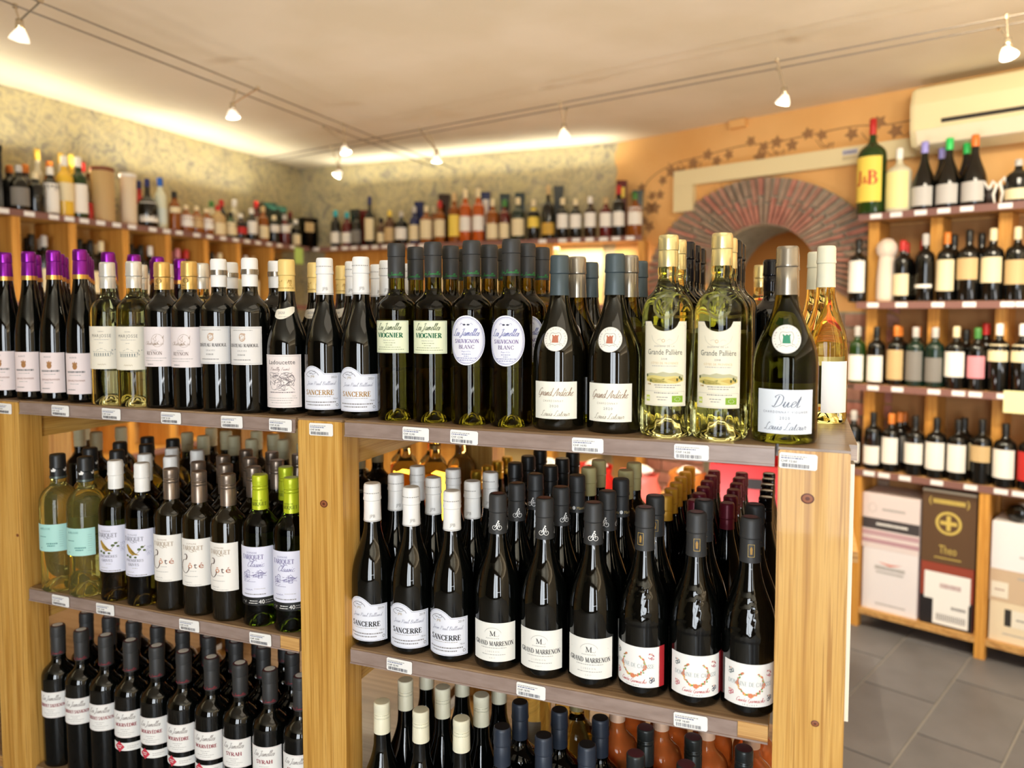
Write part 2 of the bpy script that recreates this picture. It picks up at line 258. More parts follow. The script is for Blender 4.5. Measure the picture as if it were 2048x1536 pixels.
class Print:
    """flat print laid out in metres on a label, then wrapped onto the bottle"""
    def __init__(s): s.q = []      # (verts2d, faces, mat, layer)
    def add(s, v, f, m, lay=1): s.q.append((v, f, m, lay))
    def quad(s, x0, y0, x1, y1, m, lay=1, step=.005):
        n = max(1, int(abs(x1-x0)/step)); v = []; f = []
        for i in range(n+1): x = x0+(x1-x0)*i/n; v += [(x, y0), (x, y1)]
        for i in range(n): f.append([2*i, 2*i+2, 2*i+3, 2*i+1])
        s.add(v, f, m, lay)
    def stroke(s, P, w, m, lay=1, nib=None):
        if len(P) < 2: return
        v = []; f = []
        for i, p in enumerate(P):
            a, b = P[max(i-1, 0)], P[min(i+1, len(P)-1)]; dx, dy = b[0]-a[0], b[1]-a[1]; l = sqrt(dx*dx+dy*dy) or 1e-9
            ww = w if nib is None else nib[0]+(nib[1]-nib[0])*abs(dy/l)**1.6
            nx, ny = -dy/l*ww/2, dx/l*ww/2; v += [(p[0]+nx, p[1]+ny), (p[0]-nx, p[1]-ny)]
        for i in range(len(P)-1): f.append([2*i+1, 2*i+3, 2*i+2, 2*i])
        s.add(v, f, m, lay)
    def poly(s, P, m, lay=1):
        w = max(p[0] for p in P)-min(p[0] for p in P); h = max(p[1] for p in P)-min(p[1] for p in P)
        if max(w, h) > .0045 and max(w, h) < .09: v, f = tess(P); s.add(v, f, m, lay)
        else: s.add(list(P), [list(range(len(P)))], m, lay)
    def ell(s, cx, cy, rx, ry, m, lay=1, n=20): s.poly([(cx+rx*cos(2*pi*i/n), cy+ry*sin(2*pi*i/n)) for i in range(n)], m, lay)
    def ring(s, cx, cy, rx, ry, w, m, lay=1, n=32, a0=0, a1=2*pi): s.stroke([(cx+rx*cos(a0+(a1-a0)*i/n), cy+ry*sin(a0+(a1-a0)*i/n)) for i in range(n+1)], w, m, lay)
    def frame(s, x0, y0, x1, y1, w, m):
        for a in ((x0, y0, x1, y0+w), (x0, y1-w, x1, y1), (x0, y0, x0+w, y1), (x1-w, y0, x1, y1)): s.quad(*a, m)
    def sans(s, t, cx, y, h, m, width=None, lay=2, shear=0, align='c', track=0):
        if track: 
            W_ = 0; parts = []
            for ch in t:
                if ch == ' ': W_ += .5; continue
                v, f, w = text2d(ch); parts.append((W_, v, f)); W_ += w+track
            k = (width/W_) if width else h
            for o_, v, f in parts: s.add([(cx-W_*k/2+(o_+x)*k, y+yy*h) for x, yy in v], f, m, lay)
            return
        v, f, w = text2d(t); kx = (width/w) if width else h/.72
        x0 = cx-w*kx/2 if align == 'c' else cx
        s.add([(x0+x*kx+shear*yy*h, y+yy*h) for x, yy in v], f, m, lay)
    def serif(s, t, cx, y, h, m, width=None, bold=1., lay=2, track=.06):
        tot = sum(SER[c][0]+track for c in t)-track; kx = (width/tot) if width else h; x = cx-tot*kx/2
        for c in t:
            w, st = SER[c]
            for kd, P in st:
                Q = crom(P) if kd == 'c' else P; Q = [(x+a*kx, y+b*h) for a, b in Q]; u = min(kx, h)*bold
                if kd == 'c': s.stroke(Q, 0, m, lay, nib=(.055*u, .19*u))
                else: s.stroke(Q, {'k': .19, 'n': .07, 's': .06}[kd]*u, m, lay)
            x += (w+track)*kx
    def arc_text(s, t, cx, cy, r, h, m, a0, a1, lay=2):
        for i, ch in enumerate(t):
            if ch == ' ': continue
            v, f, w = text2d(ch); a = a0+(a1-a0)*i/(len(t)-1); k = h/.72; ca, sa = cos(a), sin(a)
            s.add([(cx+(r+y*h)*ca+(x-w/2)*k*sa, cy+(r+y*h)*sa-(x-w/2)*k*ca) for x, y in v], f, m, lay)
    def script(s, t, cx, y, h, m, width=None, wt=1., lay=2, slant=.35):
        tot = sum(SCR[c][0] for c in t); kx = (width/tot) if width else h; x = cx-tot*kx/2
        for c in t:
            w, st = SCR[c]
            for P in st:
                Q = [(x+a*kx+slant*b*h, y+b*h) for a, b in crom(P, 4)]; s.stroke(Q, 0, m, lay, nib=(.035*h*wt, .10*h*wt))
            x += w*kx
    def fine(s, x0, x1, y, h, m, lay=1, seed=None):
        r = random.Random(seed if seed is not None else int((x0*7+y*13)*1e5)); x = x0
        while x < x1-.0006:
            w = min(r.uniform(.0012, .0045), x1-x); s.quad(x, y, x+w, y+h, m, lay); x += w+.0009
    def scribble(s, cx, cy, rx, ry, w, m, n=9, seed=1, lay=1):
        r = random.Random(seed)
        for i in range(n):
            a = [(cx+r.uniform(-rx, rx), cy+r.uniform(-ry, ry))]
            for k in range(3): a.append((min(cx+rx, max(cx-rx, a[-1][0]+r.uniform(-rx, rx)*.6)), min(cy+ry, max(cy-ry, a[-1][1]+r.uniform(-ry, ry)*.6))))
            s.stroke(crom(a, 4), w, m, lay)
    def wrap(s, name, rf, zc, flip=False, eps=.0006):
        b = MB()
        for v, f, m, lay in s.q:
            k = len(b.v)
            for x, y in v:
                z = zc+y; r = rf(z)+eps+lay*.00012; a = x/rf(z); b.v.append((r*sin(a), -r*cos(a), z))
            for q in f: b.face([k+i for i in q], m)
        return b.mesh(name)
    def flat(s, name, T):          # T maps (x, y, lift) to 3-D
        b = MB()
        for v, f, m, lay in s.q:
            k = len(b.v); b.v += [T(x, y, .0004+lay*.0002) for x, y in v]
            for q in f: b.face([k+i for i in q], m)
        return b.mesh(name)
# ------------------------------------------------------------------ glass, foil
def glass(name, c, ior=1.42, rough=.0, tr=1.): return mat(name, c, rough, trans=tr, ior=ior)
def dark(name, c, rough=.035, spec=.62): return mat(name, c, rough, ior=1.5, spec=spec)
G_BLACK = dark('black_green_glass', (4, 5, 4)); G_OLIVE = glass('olive_glass', (118, 110, 26), 1.33); G_DKOLIVE = glass('dark_olive_glass', (70, 62, 16), 1.33)
G_CLEARY = glass('straw_wine_glass', (247, 243, 168), 1.33); G_GOLDY = glass('golden_wine_glass', (251, 238, 152), 1.33); G_GREEN = glass('green_glass', (96, 124, 22), 1.33)
G_DUET = glass('yellow_green_glass', (104, 102, 24), 1.33); G_ROSE = glass('rose_wine_glass', (255, 140, 70), 1.33, tr=.62); G_AMBERW = glass('amber_wine_glass', (248, 204, 112), 1.33, tr=.9)
G_EMB = glass('embossed_glass', (250, 248, 200), 1.45, .02, .93); G_GRIVE = glass('brown_olive_glass', (112, 94, 26), 1.33); G_ORANGEW = glass('orange_wine_glass', (250, 166, 70), 1.33, tr=.6)
def foil(name, c, rough=.35, metal=.5): return mat(name, c, rough, metal)
C_PURPLE = foil('purple_foil', (136, 36, 156), .28, .75); C_GOLDB = foil('gold_band_foil', (226, 176, 92), .3, .8); C_WHITE = foil('white_foil', (244, 242, 238), .38, .0); C_SILVERW = foil('silver_white_foil', (226, 222, 212), .25, .45)
C_GOLD = foil('gold_foil', (226, 188, 112), .3, .65); C_YELL = foil('cream_yellow_foil', (238, 206, 128), .42, .1); C_CHAR = foil('charcoal_foil', (50, 50, 50), .5, 0.); C_SLATE = foil('slate_blue_foil', (70, 82, 86), .42, .1)
C_PALEG = foil('pale_gold_foil', (232, 216, 158), .24, .7); C_BRONZE = foil('bronze_silver_foil', (158, 149, 134), .24, .7); C_BLACK = foil('black_foil', (30, 30, 30), .4, 0.); C_BLACKSH = foil('shiny_black_foil', (24, 22, 26), .12, .3)
C_BRSC = foil('grey_bronze_cap', (142, 126, 112), .3, .7); C_LIME = foil('lime_green_cap', (194, 208, 42), .3, .25); C_GRCAP = foil('grey_green_cap', (92, 102, 98), .3, .5); C_CREAM = foil('ivory_cap', (236, 232, 206), .45, 0.); C_NAVY = foil('navy_cap', (42, 50, 64), .42, .05)
C_MAR = foil('maroon_foil', (122, 34, 52), .35, .2); C_ORNG = foil('yellow_orange_foil', (246, 182, 52), .4, .1); C_GOLDC = foil('bright_gold_cap', (222, 180, 60), .3, .6); C_SAND = foil('pale_wax_cap', (230, 222, 180), .5, 0.); C_MARTOP = mat('maroon_cap_top', (92, 42, 52), .35); C_OCHRE = foil('olive_gold_wax', (218, 204, 142), .5, 0.)
# ------------------------------------------------------------------ bottle shapes: (r, z) outlines
def bez(P0, P1, P2, P3, n=9):
    return [tuple((1-t)**3*P0[j]+3*(1-t)**2*t*P1[j]+3*(1-t)*t*t*P2[j]+t**3*P3[j] for j in (0, 1)) for t in [i/n for i in range(1, n+1)]]
def base(R, punt=.022): return [(0, punt), (R*.35, punt*.82), (R*.62, punt*.30), (R*.78, .0012), (R*.90, 0), (R*.975, .0022), (R, .007)]
def bordeaux(H=.30, R=.0375, sh=.19, nk=.236, rn=.0148): return base(R)+[(R, sh*.5), (R, sh)]+bez((R, sh), (R, sh+.62*(nk-sh)), (rn, sh+.55*(nk-sh)), (rn, nk))+[(rn, H-.002), (rn*.8, H), (0, H)]
def burgundy(H=.296, R=.0415, sh=.125, nk=.222, rn=.015): return base(R)+[(R, sh*.5), (R, sh)]+bez((R, sh), (R*.98, sh+.42*(nk-sh)), (rn+.0065, sh+.60*(nk-sh)), (rn+.0015, nk), 10)+[(rn, H-.045), (rn, H-.002), (rn*.8, H), (0, H)]
def flute(H=.337, R=.0335, rn=.0138): return base(R, .012)+[(R, .07), (R, .12)]+bez((R, .12), (R, .19), (.021, .205), (.0162, .262), 10)+[(rn, H-.03), (rn, H-.002), (rn*.8, H), (0, H)]
def rfun(prof):
    P = [p for p in prof if True]; i0 = next(i for i, p in enumerate(P) if p[1] <= .0001); Q = P[i0:]
    def f(z):
        for a, b in zip(Q, Q[1:]):
            if a[1] <= z <= b[1] and b[1] > a[1]: return a[0]+(b[0]-a[0])*(z-a[1])/(b[1]-a[1])
        return Q[-3][0]
    return f
def shell(prof, rf, z0, z1, off, rings=()):   # outline of a sleeve following the glass
    zs = [z0+(z1-z0)*i/4 for i in range(5)]
    return [(rf(z)+off, z) for z in zs]
def capsule(mb, rf, H, zc, m, band=None, kind='foil', seg=28, top=None):
    o = .0008; rt = rf(H-.02)+o; low = rf(zc)+o
    if kind == 'foil':
        P = [(low, zc), (rf(zc+(H-.034-zc)*.5)+o, zc+(H-.034-zc)*.5), (rf(H-.034)+o, H-.0325), (rt-.0004, H-.0318), (rt+.0012, H-.030), (rt+.0012, H-.027), (rt+.0005, H-.024), (rt+.0004, H-.0045)]
    elif kind == 'flange':
        P = [(low, zc), (rf(H-.02)+o, H-.026), (rt-.0005, H-.0245), (rt+.0006, H-.0235), (rt+.0004, H-.006)]
    elif kind == 'screw':
        P = [(low, zc), (rt, H-.030), (rt-.0009, H-.0285), (rt, H-.027), (rt, H-.0235), (rt-.0009, H-.022), (rt, H-.0205), (rt-.0006, H-.019), (rt, H-.0175), (rt-.0004, H-.0155), (rt, H-.014), (rt, H-.0025)]
    P += [(rt-.0003, H-.0012), (rt-.0018, H+.0006)]
    mb.lathe(P, seg, m); mb.lathe([(rt-.0018, H+.0006), (rt*.5, H+.0008), (0, H+.0008)], seg, top or m)
def patch(rf, w, lo, hi, m, mb=None, nx=22, nz=1, eps=.0005, ang0=0, xs=None):
    """paper label wrapped on the glass; lo/hi give its outline over x"""
    b = mb or MB(); k = len(b.v); X = xs or [-w+2*w*i/nx for i in range(nx+1)]; nx = len(X)-1
    f = (lambda g, x: g(x) if callable(g) else g)
    for x in X:
        z0, z1 = f(lo, x), f(hi, x)
        for j in range(nz+1):
            z = z0+(z1-z0)*j/nz; r = rf(z)+eps; a = x/rf(z)+ang0; b.v.append((r*sin(a), -r*cos(a), z))
    for i in range(nx):
        for j in range(nz): a = k+i*(nz+1)+j; c = a+nz+1; b.face([a, c, c+1, a+1], m)
    return b
def oval(rf, rx, rz, zc, m, nz=8):
    xs = [-rx*cos(pi*i/24) for i in range(25)]
    h = lambda x: rz*sqrt(max(0, 1-(x/rx)**2))
    return patch(rf, rx, lambda x: zc-h(x), lambda x: zc+h(x), m, nz=nz, xs=xs)
class Kind:
    """a kind of bottle: glass body, capsule, labels (> lettering); copies share mesh data"""
    def __init__(s, name, desc, plural, prof, gm, seg=36, bodyfn=None, H=None):
        s.name = name; s.desc = desc; s.plural = plural; s.prof = prof; s.rf = rfun(prof); s.H = prof[-1][1]; s.parts = []; s.R = max(p[0] for p in prof)
        b = MB(); b.lathe(prof, seg, gm, bodyfn); s.part('glass_body', b.mesh(name+'_glass', True))
    def part(s, nm, me, subs=(), label=None): s.parts.append((nm, me, list(subs), label)); return s
    def cap(s, zc, m, kind='foil', band=None, top=None, disc=None, print_=None):
        b = MB(); capsule(b, s.rf, s.H, zc, m, kind=kind, top=top); me = sharpen(b.mesh(s.name+'_capsule', True)); subs = []
        if band: 
            q = MB(); q.lathe([(s.rf(z)+.0012, z) for z in (zc, zc+band[1]*.5, zc+band[1])], 28, band[0]); subs.append(('foil_band', q.mesh('band', True)))
        if disc:
            q = MB(); q.lathe([(0, s.H+.0014), (s.rf(s.H-.02)*.72, s.H+.0013)][::-1], 20, disc); subs.append(('top_disc', q.mesh('disc')))
        if print_: subs.append(('lettering', print_[0].wrap(s.name+'_cap_print', lambda z: s.rf(z)+.0012, print_[1])))
        return s.part('screw_cap' if kind == 'screw' else 'capsule', me, subs)
    def label(s, w, z0, z1, m, pr=None, zc=None, nm='front_label', mesh=None, nz=1, lo=None, hi=None):
        me = (mesh or patch(s.rf, w, lo or z0, hi or z1, m, nz=nz)).mesh(s.name+'_label', True)
        subs = [('lettering', pr.wrap(s.name+'_print', s.rf, zc if zc is not None else (z0+z1)/2))] if pr else []
        return s.part(nm, me, subs)
    def backlabel(s, w, z0, z1, m): return s.part('back_label', patch(s.rf, w, z0, z1, m, ang0=pi, eps=.0004).mesh(s.name+'_back', True))
    def put(s, x, y, z, rz, label, group):
        o = thing('wine_bottle', label, 'bottle', (x, y, z), rz, group)
        for nm, me, subs, lb in s.parts:
            p = link(nm, me, o)
            for n2, m2 in subs: link(n2, m2, p)
        return o
I = lambda *c: paint(c, .6)
GREY = M_GREYINK; LG = M_LIGHTINK; K = {}
# --- purple capped flute
k = K['flute'] = Kind('flute', 'purple-capped slender dark bottle', 'purple-capped flute bottles', flute(), G_BLACK)
k.cap(.272, C_PURPLE, 'flange', band=(C_GOLDB, .010))
p = Print(); p.sans('ALSACE', -.004, .034, .0035, GREY, .016); br = I(170, 120, 70)
p.ell(0, .016, .0052, .0068, br); p.poly([(-.006, .021), (-.004, .026), (-.002, .023), (0, .028), (.002, .023), (.004, .026), (.006, .021)], br, 2); p.fine(-.02, .02, .002, .004, GREY, seed=3); p.fine(-.014, .012, -.004, .0014, LG, seed=4)
p.sans('GEWURZTRAMINER', 0, -.017, .0036, I(150, 104, 84), .040); p.fine(-.012, .008, -.023, .0013, LG, seed=2); p.fine(-.02, .0, -.036, .0016, GREY, seed=5)
k.label(.031, .019, .109, mat('pinkish_paper', (243, 226, 224), .55), p)
# --- pale straw bordeaux, cream label with a house
k = K['house'] = Kind('house', 'pale straw wine bottle with white capsule', 'pale straw bottles', bordeaux(.306, .0372, .196, .244), G_CLEARY)
k.cap(.250, C_SILVERW)
p = Print(); p.sans('CHATEAU', 0, .0335, .0022, GREY, .012); p.sans('MARJOSSE', 0, .0225, .0068, I(120, 116, 108), .042, track=.18); p.fine(-.016, .016, .017, .001, LG, seed=1); p.fine(-.004, .004, .010, .001, LG, seed=2)
hs = I(120, 130, 128)
p.frame(-.018, -.018, .018, -.008, .0005, hs); p.stroke([(-.02, -.008), (-.009, -.005), (.0, -.001), (.009, -.005), (.02, -.008)], .0006, hs)
for i in range(7): p.quad(-.016+i*.0047, -.017, -.014+i*.0047, -.011, hs)
p.scribble(.023, -.008, .005, .006, .0005, hs, 6); p.stroke([(-.024, -.0185), (.026, -.0185)], .0006, I(150, 140, 110)); p.stroke(crom([(.0-.009+.0022*q_, -.036+(.0016 if q_ % 2 else -.0006)) for q_ in range(9)]), .0006, I(170, 150, 110))
k.label(.040, .078, .169, M_CREAMP, p); k.backlabel(.026, .07, .15, M_CREAMP)
# --- dark olive bordeaux, gold capsule
k = K['goldcap'] = Kind('goldcap', 'dark olive wine bottle with gold capsule', 'gold-capped dark bottles', bordeaux(.303, .0372, .196, .242), G_BLACK)
p = Print(); br = I(150, 116, 60)
for a in range(5): p.ring(0, 0, .004+.0005*a, .005, .0006, br, n=10)
p.scribble(.0, -.012, .014, .004, .0006, br, 5); p.scribble(.03, 0, .006, .006, .0006, br, 7, 2)
k.cap(.246, C_GOLD, print_=(p, .264))
p = Print(); em = I(164, 142, 124); p.ring(.004, .013, .012, .013, .0006, em); p.scribble(.006, .014, .010, .010, .0005, em, 14, 4); p.stroke([(-.028, .018), (.02, .018)], .0006, em); p.script('Chateau', -.01, .004, .007, em, .03)
p.serif('REYNON', -.004, -.0165, .0068, I(128, 108, 100), .034); p.sans('CHATEAU', -.004, -.008, .0022, GREY, .014); p.fine(-.026, .022, -.024, .0012, LG, seed=3); p.fine(-.026, .014, -.029, .0011, LG, seed=6); p.fine(-.02, -.006, -.037, .0016, GREY, seed=2)
k.label(.038, .087, .169, mat('rosy_white_paper', (240, 228, 226), .55), p)
# --- dark bordeaux, white capsule, framed pale label
k = K['crest'] = Kind('crest', 'dark wine bottle with white capsule and crest', 'white-capped dark bordeaux bottles', bordeaux(.306, .0378, .196, .242), G_BLACK)
k.cap(.250, C_WHITE)
q = MB(); q.lathe([(k.rf(.27)+.0022, z) for z in (.274, .284)], 28, C_BRONZE); k.part('foil_band', q.mesh('silver_band', True), label='narrow silver foil band')
p = Print(); fr = I(160, 166, 178); p.frame(-.036, -.035, .036, .035, .0006, fr); p.fine(-.022, .02, .0295, .0014, LG, seed=1); em = I(190, 150, 110); p.ring(.0, .0165, .0055, .0075, .0012, em); p.scribble(0, .0165, .006, .007, .0007, em, 8, 3)
p.serif('CHÂTEAU RAHOUL', 0, -.0025, .0062, I(66, 60, 60), .062, 1.15); p.sans('GRAVES', 0, -.0115, .003, GREY, .02, track=.3); p.fine(-.01, .006, -.0195, .003, LG, seed=7); p.fine(-.022, .016, -.0285, .0016, GREY, seed=4)
k.label(.038, .096, .171, mat('pale_grey_paper', (232, 228, 224), .55), p)
# --- burgundy with vintage collar
k = K['collar'] = Kind('collar', 'dark burgundy bottle with cream-yellow capsule and collar', 'cream-yellow capped burgundy bottles', burgundy(.302, .0405), G_BLACK)
p = Print(); br = I(176, 138, 66); p.scribble(-.008, 0, .005, .006, .0006, br, 9, 1); p.scribble(.010, 0, .005, .006, .0006, br, 9, 2); p.fine(-.02, .02, -.0105, .0016, br, seed=1)
k.cap(.240, C_YELL, print_=(p, .256))
cz = lambda x: .186+.010*(x/.022)**2+.004*(x/.022)
p = Print(); p.sans('2020', -.004, .0075, .005, GREY, .014); p.fine(-.008, .010, .0015, .0012, LG, seed=9)
k.label(.022, 0, 0, M_CREAMP, p, .188, 'neck_label', patch(k.rf, .022, cz, lambda x: cz(x)+.020*max(.12, 1-.55*abs(x/.022)**3), M_CREAMP, nz=6))
p = Print(); p.frame(-.036, -.048, .036, .049, .0005, LG); bl = I(70, 62, 62); p.sans('Ladoucette', .0, .033, .0088, bl, .054); p.script('Pouilly Fumé', -.004, .021, .0065, I(150, 130, 130), .040)
gk = I(120, 110, 112); p.scribble(0, -.0005, .024, .017, .0007, gk, 34, 8); p.ring(-.008, .004, .009, .007, .0008, gk); p.ring(.008, -.003, .008, .006, .0008, gk); p.stroke(crom([(.012, .006), (.02, .012), (.026, .004), (.022, -.006)]), .0009, gk)
p.fine(-.026, .026, -.0225, .0018, gk, seed=1); p.sans('2020', .024, -.030, .0024, LG, .007)
for i in range(3): p.fine(-.03+.004*i, .03-.006*i, -.0335-.0045*i, .0012, LG, seed=20+i)
k.label(.040, .014, .117, mat('blush_paper', (242, 230, 226), .55), p)
# --- sancerre bottles (two vintages)
def sancerre(nm, desc, plural, year, ink, glassm):
    k = K[nm] = Kind(nm, desc, plural, burgundy(.3035, .0405), glassm)
    p = Print(); p.sans('JPB', .006, -.0205, .006, LG, .010); p.fine(-.02, .02, .0245, .0016, LG, seed=2); p.quad(-.03, -.0275, .03, -.0268, GREY)
    k.cap(.233, C_WHITE, print_=(p, .262))
    top = lambda x: .083+.014*max(0, cos(max(-1, min(1, (x+.014)/.024))*pi/2))**.8
    p = Print(); fr = I(150, 156, 180); sil = I(120, 120, 130)
    P = [(-.04+.08*i/40, 0) for i in range(41)]; p.stroke([(x, top(x)-.0025-.0475) for x, _ in P], .0006, fr); p.quad(-.041, -.0335, .041, -.0329, fr); p.quad(.0385, -.033, .0392, .031, fr)
    p.stroke(crom([(-.030, .032), (-.024, .037), (-.014, .0395), (-.004, .036), (.0, .031)]), .0009, sil); p.stroke(crom([(-.030, .032), (-.026, .029), (-.02, .0275)]), .0009, sil); p.scribble(-.014, .036, .008, .003, .0007, sil, 6, 5); p.sans('JPB', -.013, .0268, .0042, I(170, 150, 110), .009)
    p.sans(year, .029, .0255, .0044, GREY, .011); p.script('Jean-Paul Balland', .002, .0125, .0068, I(150, 150, 168), .058)
    p.serif('SANCERRE', -.001, -.0065, .0092, ink, .058, 1.2); p.fine(-.024, .022, -.0105, .0012, LG, seed=3); p.sans('750 ml', .031, -.0155, .003, GREY, .009)
    for i in range(2): p.fine(-.034+.006*i, .032-.01*i, -.0215-.0055*i, .0020, GREY, seed=30+i)
    p.ring(.0345, -.0265, .0022, .0024, .0009, GREY)
    k.label(.0425, .013, .083, mat('lilac_white_paper', (234, 236, 246), .5), p, .048, hi=top); k.backlabel(.03, .02, .08, M_CREAMP)
sancerre('sancerre_white', 'white-capped dark burgundy bottle with arched label', 'white-capped burgundy bottles on top', '2021', I(172, 132, 70), G_BLACK)
sancerre('sancerre_red', 'white-capped black burgundy bottle with arched label', 'white-capped burgundy bottles below', '2019', I(34, 30, 32), G_BLACK)
# --- tall olive bottles (green label and oval label)
def jam(nm, desc, plural): 
    k = K[nm] = Kind(nm, desc, plural, bordeaux(.3255, .0372, .20, .243, .0152), G_OLIVE)
    p = Print(); p.script('Les Jamelles', 0, 0, .006, I(40, 130, 60), .036, 1.3); k.cap(.262, C_CHAR, 'flange', print_=(p, .2665)); return k
k = jam('viognier', 'tall olive bottle with pale green label', 'tall olive bottles with green labels')
gr = I(34, 104, 70); p = Print(); p.frame(-.033, -.0285, .033, .0285, .0005, I(150, 170, 140)); p.script('Les Jamelles', -.003, .0125, .0125, I(86, 100, 70), .046, .9); p.serif('VIOGNIER', -.001, -.001, .0082, gr, .050, 1.5); p.sans('PAYS D\'OC', -.001, -.0075, .0022, GREY, .022)
for i, (a, b_) in enumerate(((-.012, .012), (-.008, .006), (-.024, .02), (-.028, .026))): p.fine(a, b_, -.0115-.004*i, .0011, I(150, 156, 120), seed=40+i)
k.label(.0355, .125, .184, mat('pale_green_paper', (236, 240, 206), .55), p); k.backlabel(.033, .095, .175, mat('back_paper', (226, 200, 110), .6))
k = jam('oval', 'tall olive bottle with white oval label', 'tall olive bottles with oval labels')
bl = I(108, 112, 168); p = Print(); p.ring(0, 0, .0325, .0405, .0008, bl); p.ring(0, 0, .0305, .0385, .0004, bl)
for sx in (-1, 1): p.ell(sx*.0035, .0275, .0026, .0016, I(70, 70, 90)); p.stroke(crom([(sx*.005, .0275), (sx*.009, .030), (sx*.011, .027)]), .0006, bl)
p.script('Les Jamelles', -.002, .008, .0125, bl, .048, .9); p.serif('SAUVIGNON', 0, -.0045, .0066, I(116, 96, 150), .045, 1.2); p.serif('BLANC', 0, -.0145, .0066, I(130, 116, 150), .028, 1.2); p.sans('Pays d\'Oc', 0, -.0205, .0026, bl, .016)
for i, (a, b_) in enumerate(((-.008, .008), (-.004, .004), (-.018, .018), (-.012, .012))): p.fine(a, b_, -.0245-.0035*i, .0011, bl, seed=50+i)
k.label(0, 0, 0, 0, p, .150, mesh=oval(k.rf, .0345, .0435, .150, mat('white_oval_paper', (238, 238, 248), .5))); k.backlabel(.033, .10, .185, mat('back_paper', (226, 200, 110), .6))
# --- wide burgundies with a tower medallion
def tower(nm, desc, plural, prof, gm, capm, capz, zl, zm, rm, tc, paper, lines):
    k = K[nm] = Kind(nm, desc, plural, prof, gm); k.cap(capz, capm)
    p = Print(); p.ring(0, 0, rm*.97, rm*.97, .0003, LG)
    p.arc_text('MAISON LOUIS LATOUR', 0, 0, rm*.76, .0026*rm/.02, GREY, radians(222), radians(-42))
    t = I(*tc); u = rm/.02
    p.poly([(x*u, y*u) for x, y in ((-.0055, -.006), (.0055, -.006), (.0045, .003), (.0055, .0065), (.0035, .0065), (.003, .005), (.001, .005), (.0007, .0065), (-.0007, .0065), (-.001, .005), (-.003, .005), (-.0035, .0065), (-.0055, .0065), (-.0045, .003))], t)
    for sx in (-1, 1): p.stroke(crom([(0, .009*u), (sx*.007*u, .0095*u), (sx*.0095*u, .002*u), (sx*.007*u, -.006*u), (sx*.0115*u, -.0085*u)]), .0006, GREY); p.stroke(crom([(0, -.0105*u), (sx*.005*u, -.0085*u), (sx*.009*u, -.0105*u)]), .0006, GREY)
    k.label(0, 0, 0, 0, p, zm, 'medallion_label', oval(k.rf, rm, rm, zm, mat('medallion_paper', (240, 236, 226), .5)))
    k.label(.040 if nm == 'ardeche' else .044, zl[0], zl[1], paper, lines); return k
p = Print(); g2 = I(150, 136, 116)
p.script('Grand Ardèche', 0, .0075, .0135, I(150, 120, 96), .062, .8); p.sans('CHARDONNAY', -.002, -.0025, .0032, g2, .036, track=.4); p.sans('2020', 0, -.0115, .0042, GREY, .016, track=.25); p.script('Louis Latour', .0, -.0265, .0095, g2, .050, .8)
tower('ardeche', 'wide dark burgundy bottle with slate-grey capsule', 'slate-capped burgundy bottles', burgundy(.296, .0455, .118, .225, .0152), dark('black_brown_glass', (13, 11, 5)), C_SLATE, .228, (.020, .083), .1545, .0205, (184, 110, 84), mat('ivory_paper', (246, 243, 228), .5), p)
p = Print(); b2 = I(116, 122, 138)
p.script('Duet', .0, .007, .019, b2, .040, .8); p.sans('CHARDONNAY-VIOGNIER', .001, -.002, .0036, I(96, 100, 116), .068, track=.3); p.sans('2020', 0, -.0115, .0046, I(110, 112, 124), .0155, track=.25); p.script('Louis Latour', .0, -.0275, .0115, b2, .062, .8)
tower('duet', 'large yellow-green burgundy bottle with silver capsule', 'silver-capped wide burgundy bottles', burgundy(.300, .0485, .118, .222, .0155), G_DUET, C_BRONZE, .226, (.016, .083), .159, .0215, (58, 140, 110), mat('bluish_paper', (232, 238, 246), .5), p)
# --- tall clear bottle with embossed shoulder disc
def facet(r, z, a): return r*(1+(.035*cos(18*a) if .006 < z < .046 else 0)) if r > .03 else r
pr = base(.0412, .03)+[(.0408, .014), (.0408, .024), (.0408, .034), (.0408, .044), (.0408, .048), (.0412, .12), (.0412, .196)]+bez((.0412, .196), (.0412, .228), (.018, .225), (.0152, .258))+[(.0166, .262), (.0166, .270), (.0152, .273), (.0152, .32), (.012, .3225), (0, .3225)]
k = K['disc'] = Kind('disc', 'tall clear golden bottle with pale gold capsule', 'tall clear golden bottles', pr, G_CLEARY, 54, facet); k.cap(.272, C_PALEG, 'flange')
b = MB(); zc = .208; N = 28
for rr in (.0185, .0165):
    ring = []
    for i in range(N+1):
        a = 2*pi*i/N; x, z = rr*cos(a), zc+rr*sin(a); r = k.rf(z)+.0004; ring.append((r*sin(x/r), -r*cos(x/r), z))
    b.tube(ring, .0013, G_EMB, 8)
for P in ([(-.008, -.008), (-.007, .002), (-.003, .008), (.003, .006), (.002, -.002), (-.003, -.002), (.003, .003), (.009, .010)], [(-.004, -.011), (-.003, .0)], [(.0, -.011), (.001, -.002)]):
    Q = []
    for x, y in crom(P, 3): z = zc+y; r = k.rf(z)+.0004; Q.append((r*sin(x/r), -r*cos(x/r), z))
    b.tube(Q, .0010, G_EMB, 8)
k.part('embossed_disc', b.mesh('disc', True))
top = lambda x: .185-(.0155*sqrt(max(0, 1-(x/.0215)**2)) if abs(x) < .0215 else 0)
p = Print(); fr = I(190, 186, 170); ol = I(96, 96, 84)
for sx in (-1, 1): p.stroke([(sx*.0335, .061), (sx*.023, .061)], .0005, fr); p.quad(sx*.0335-.0003, -.034, sx*.0335+.0003, .061, fr)
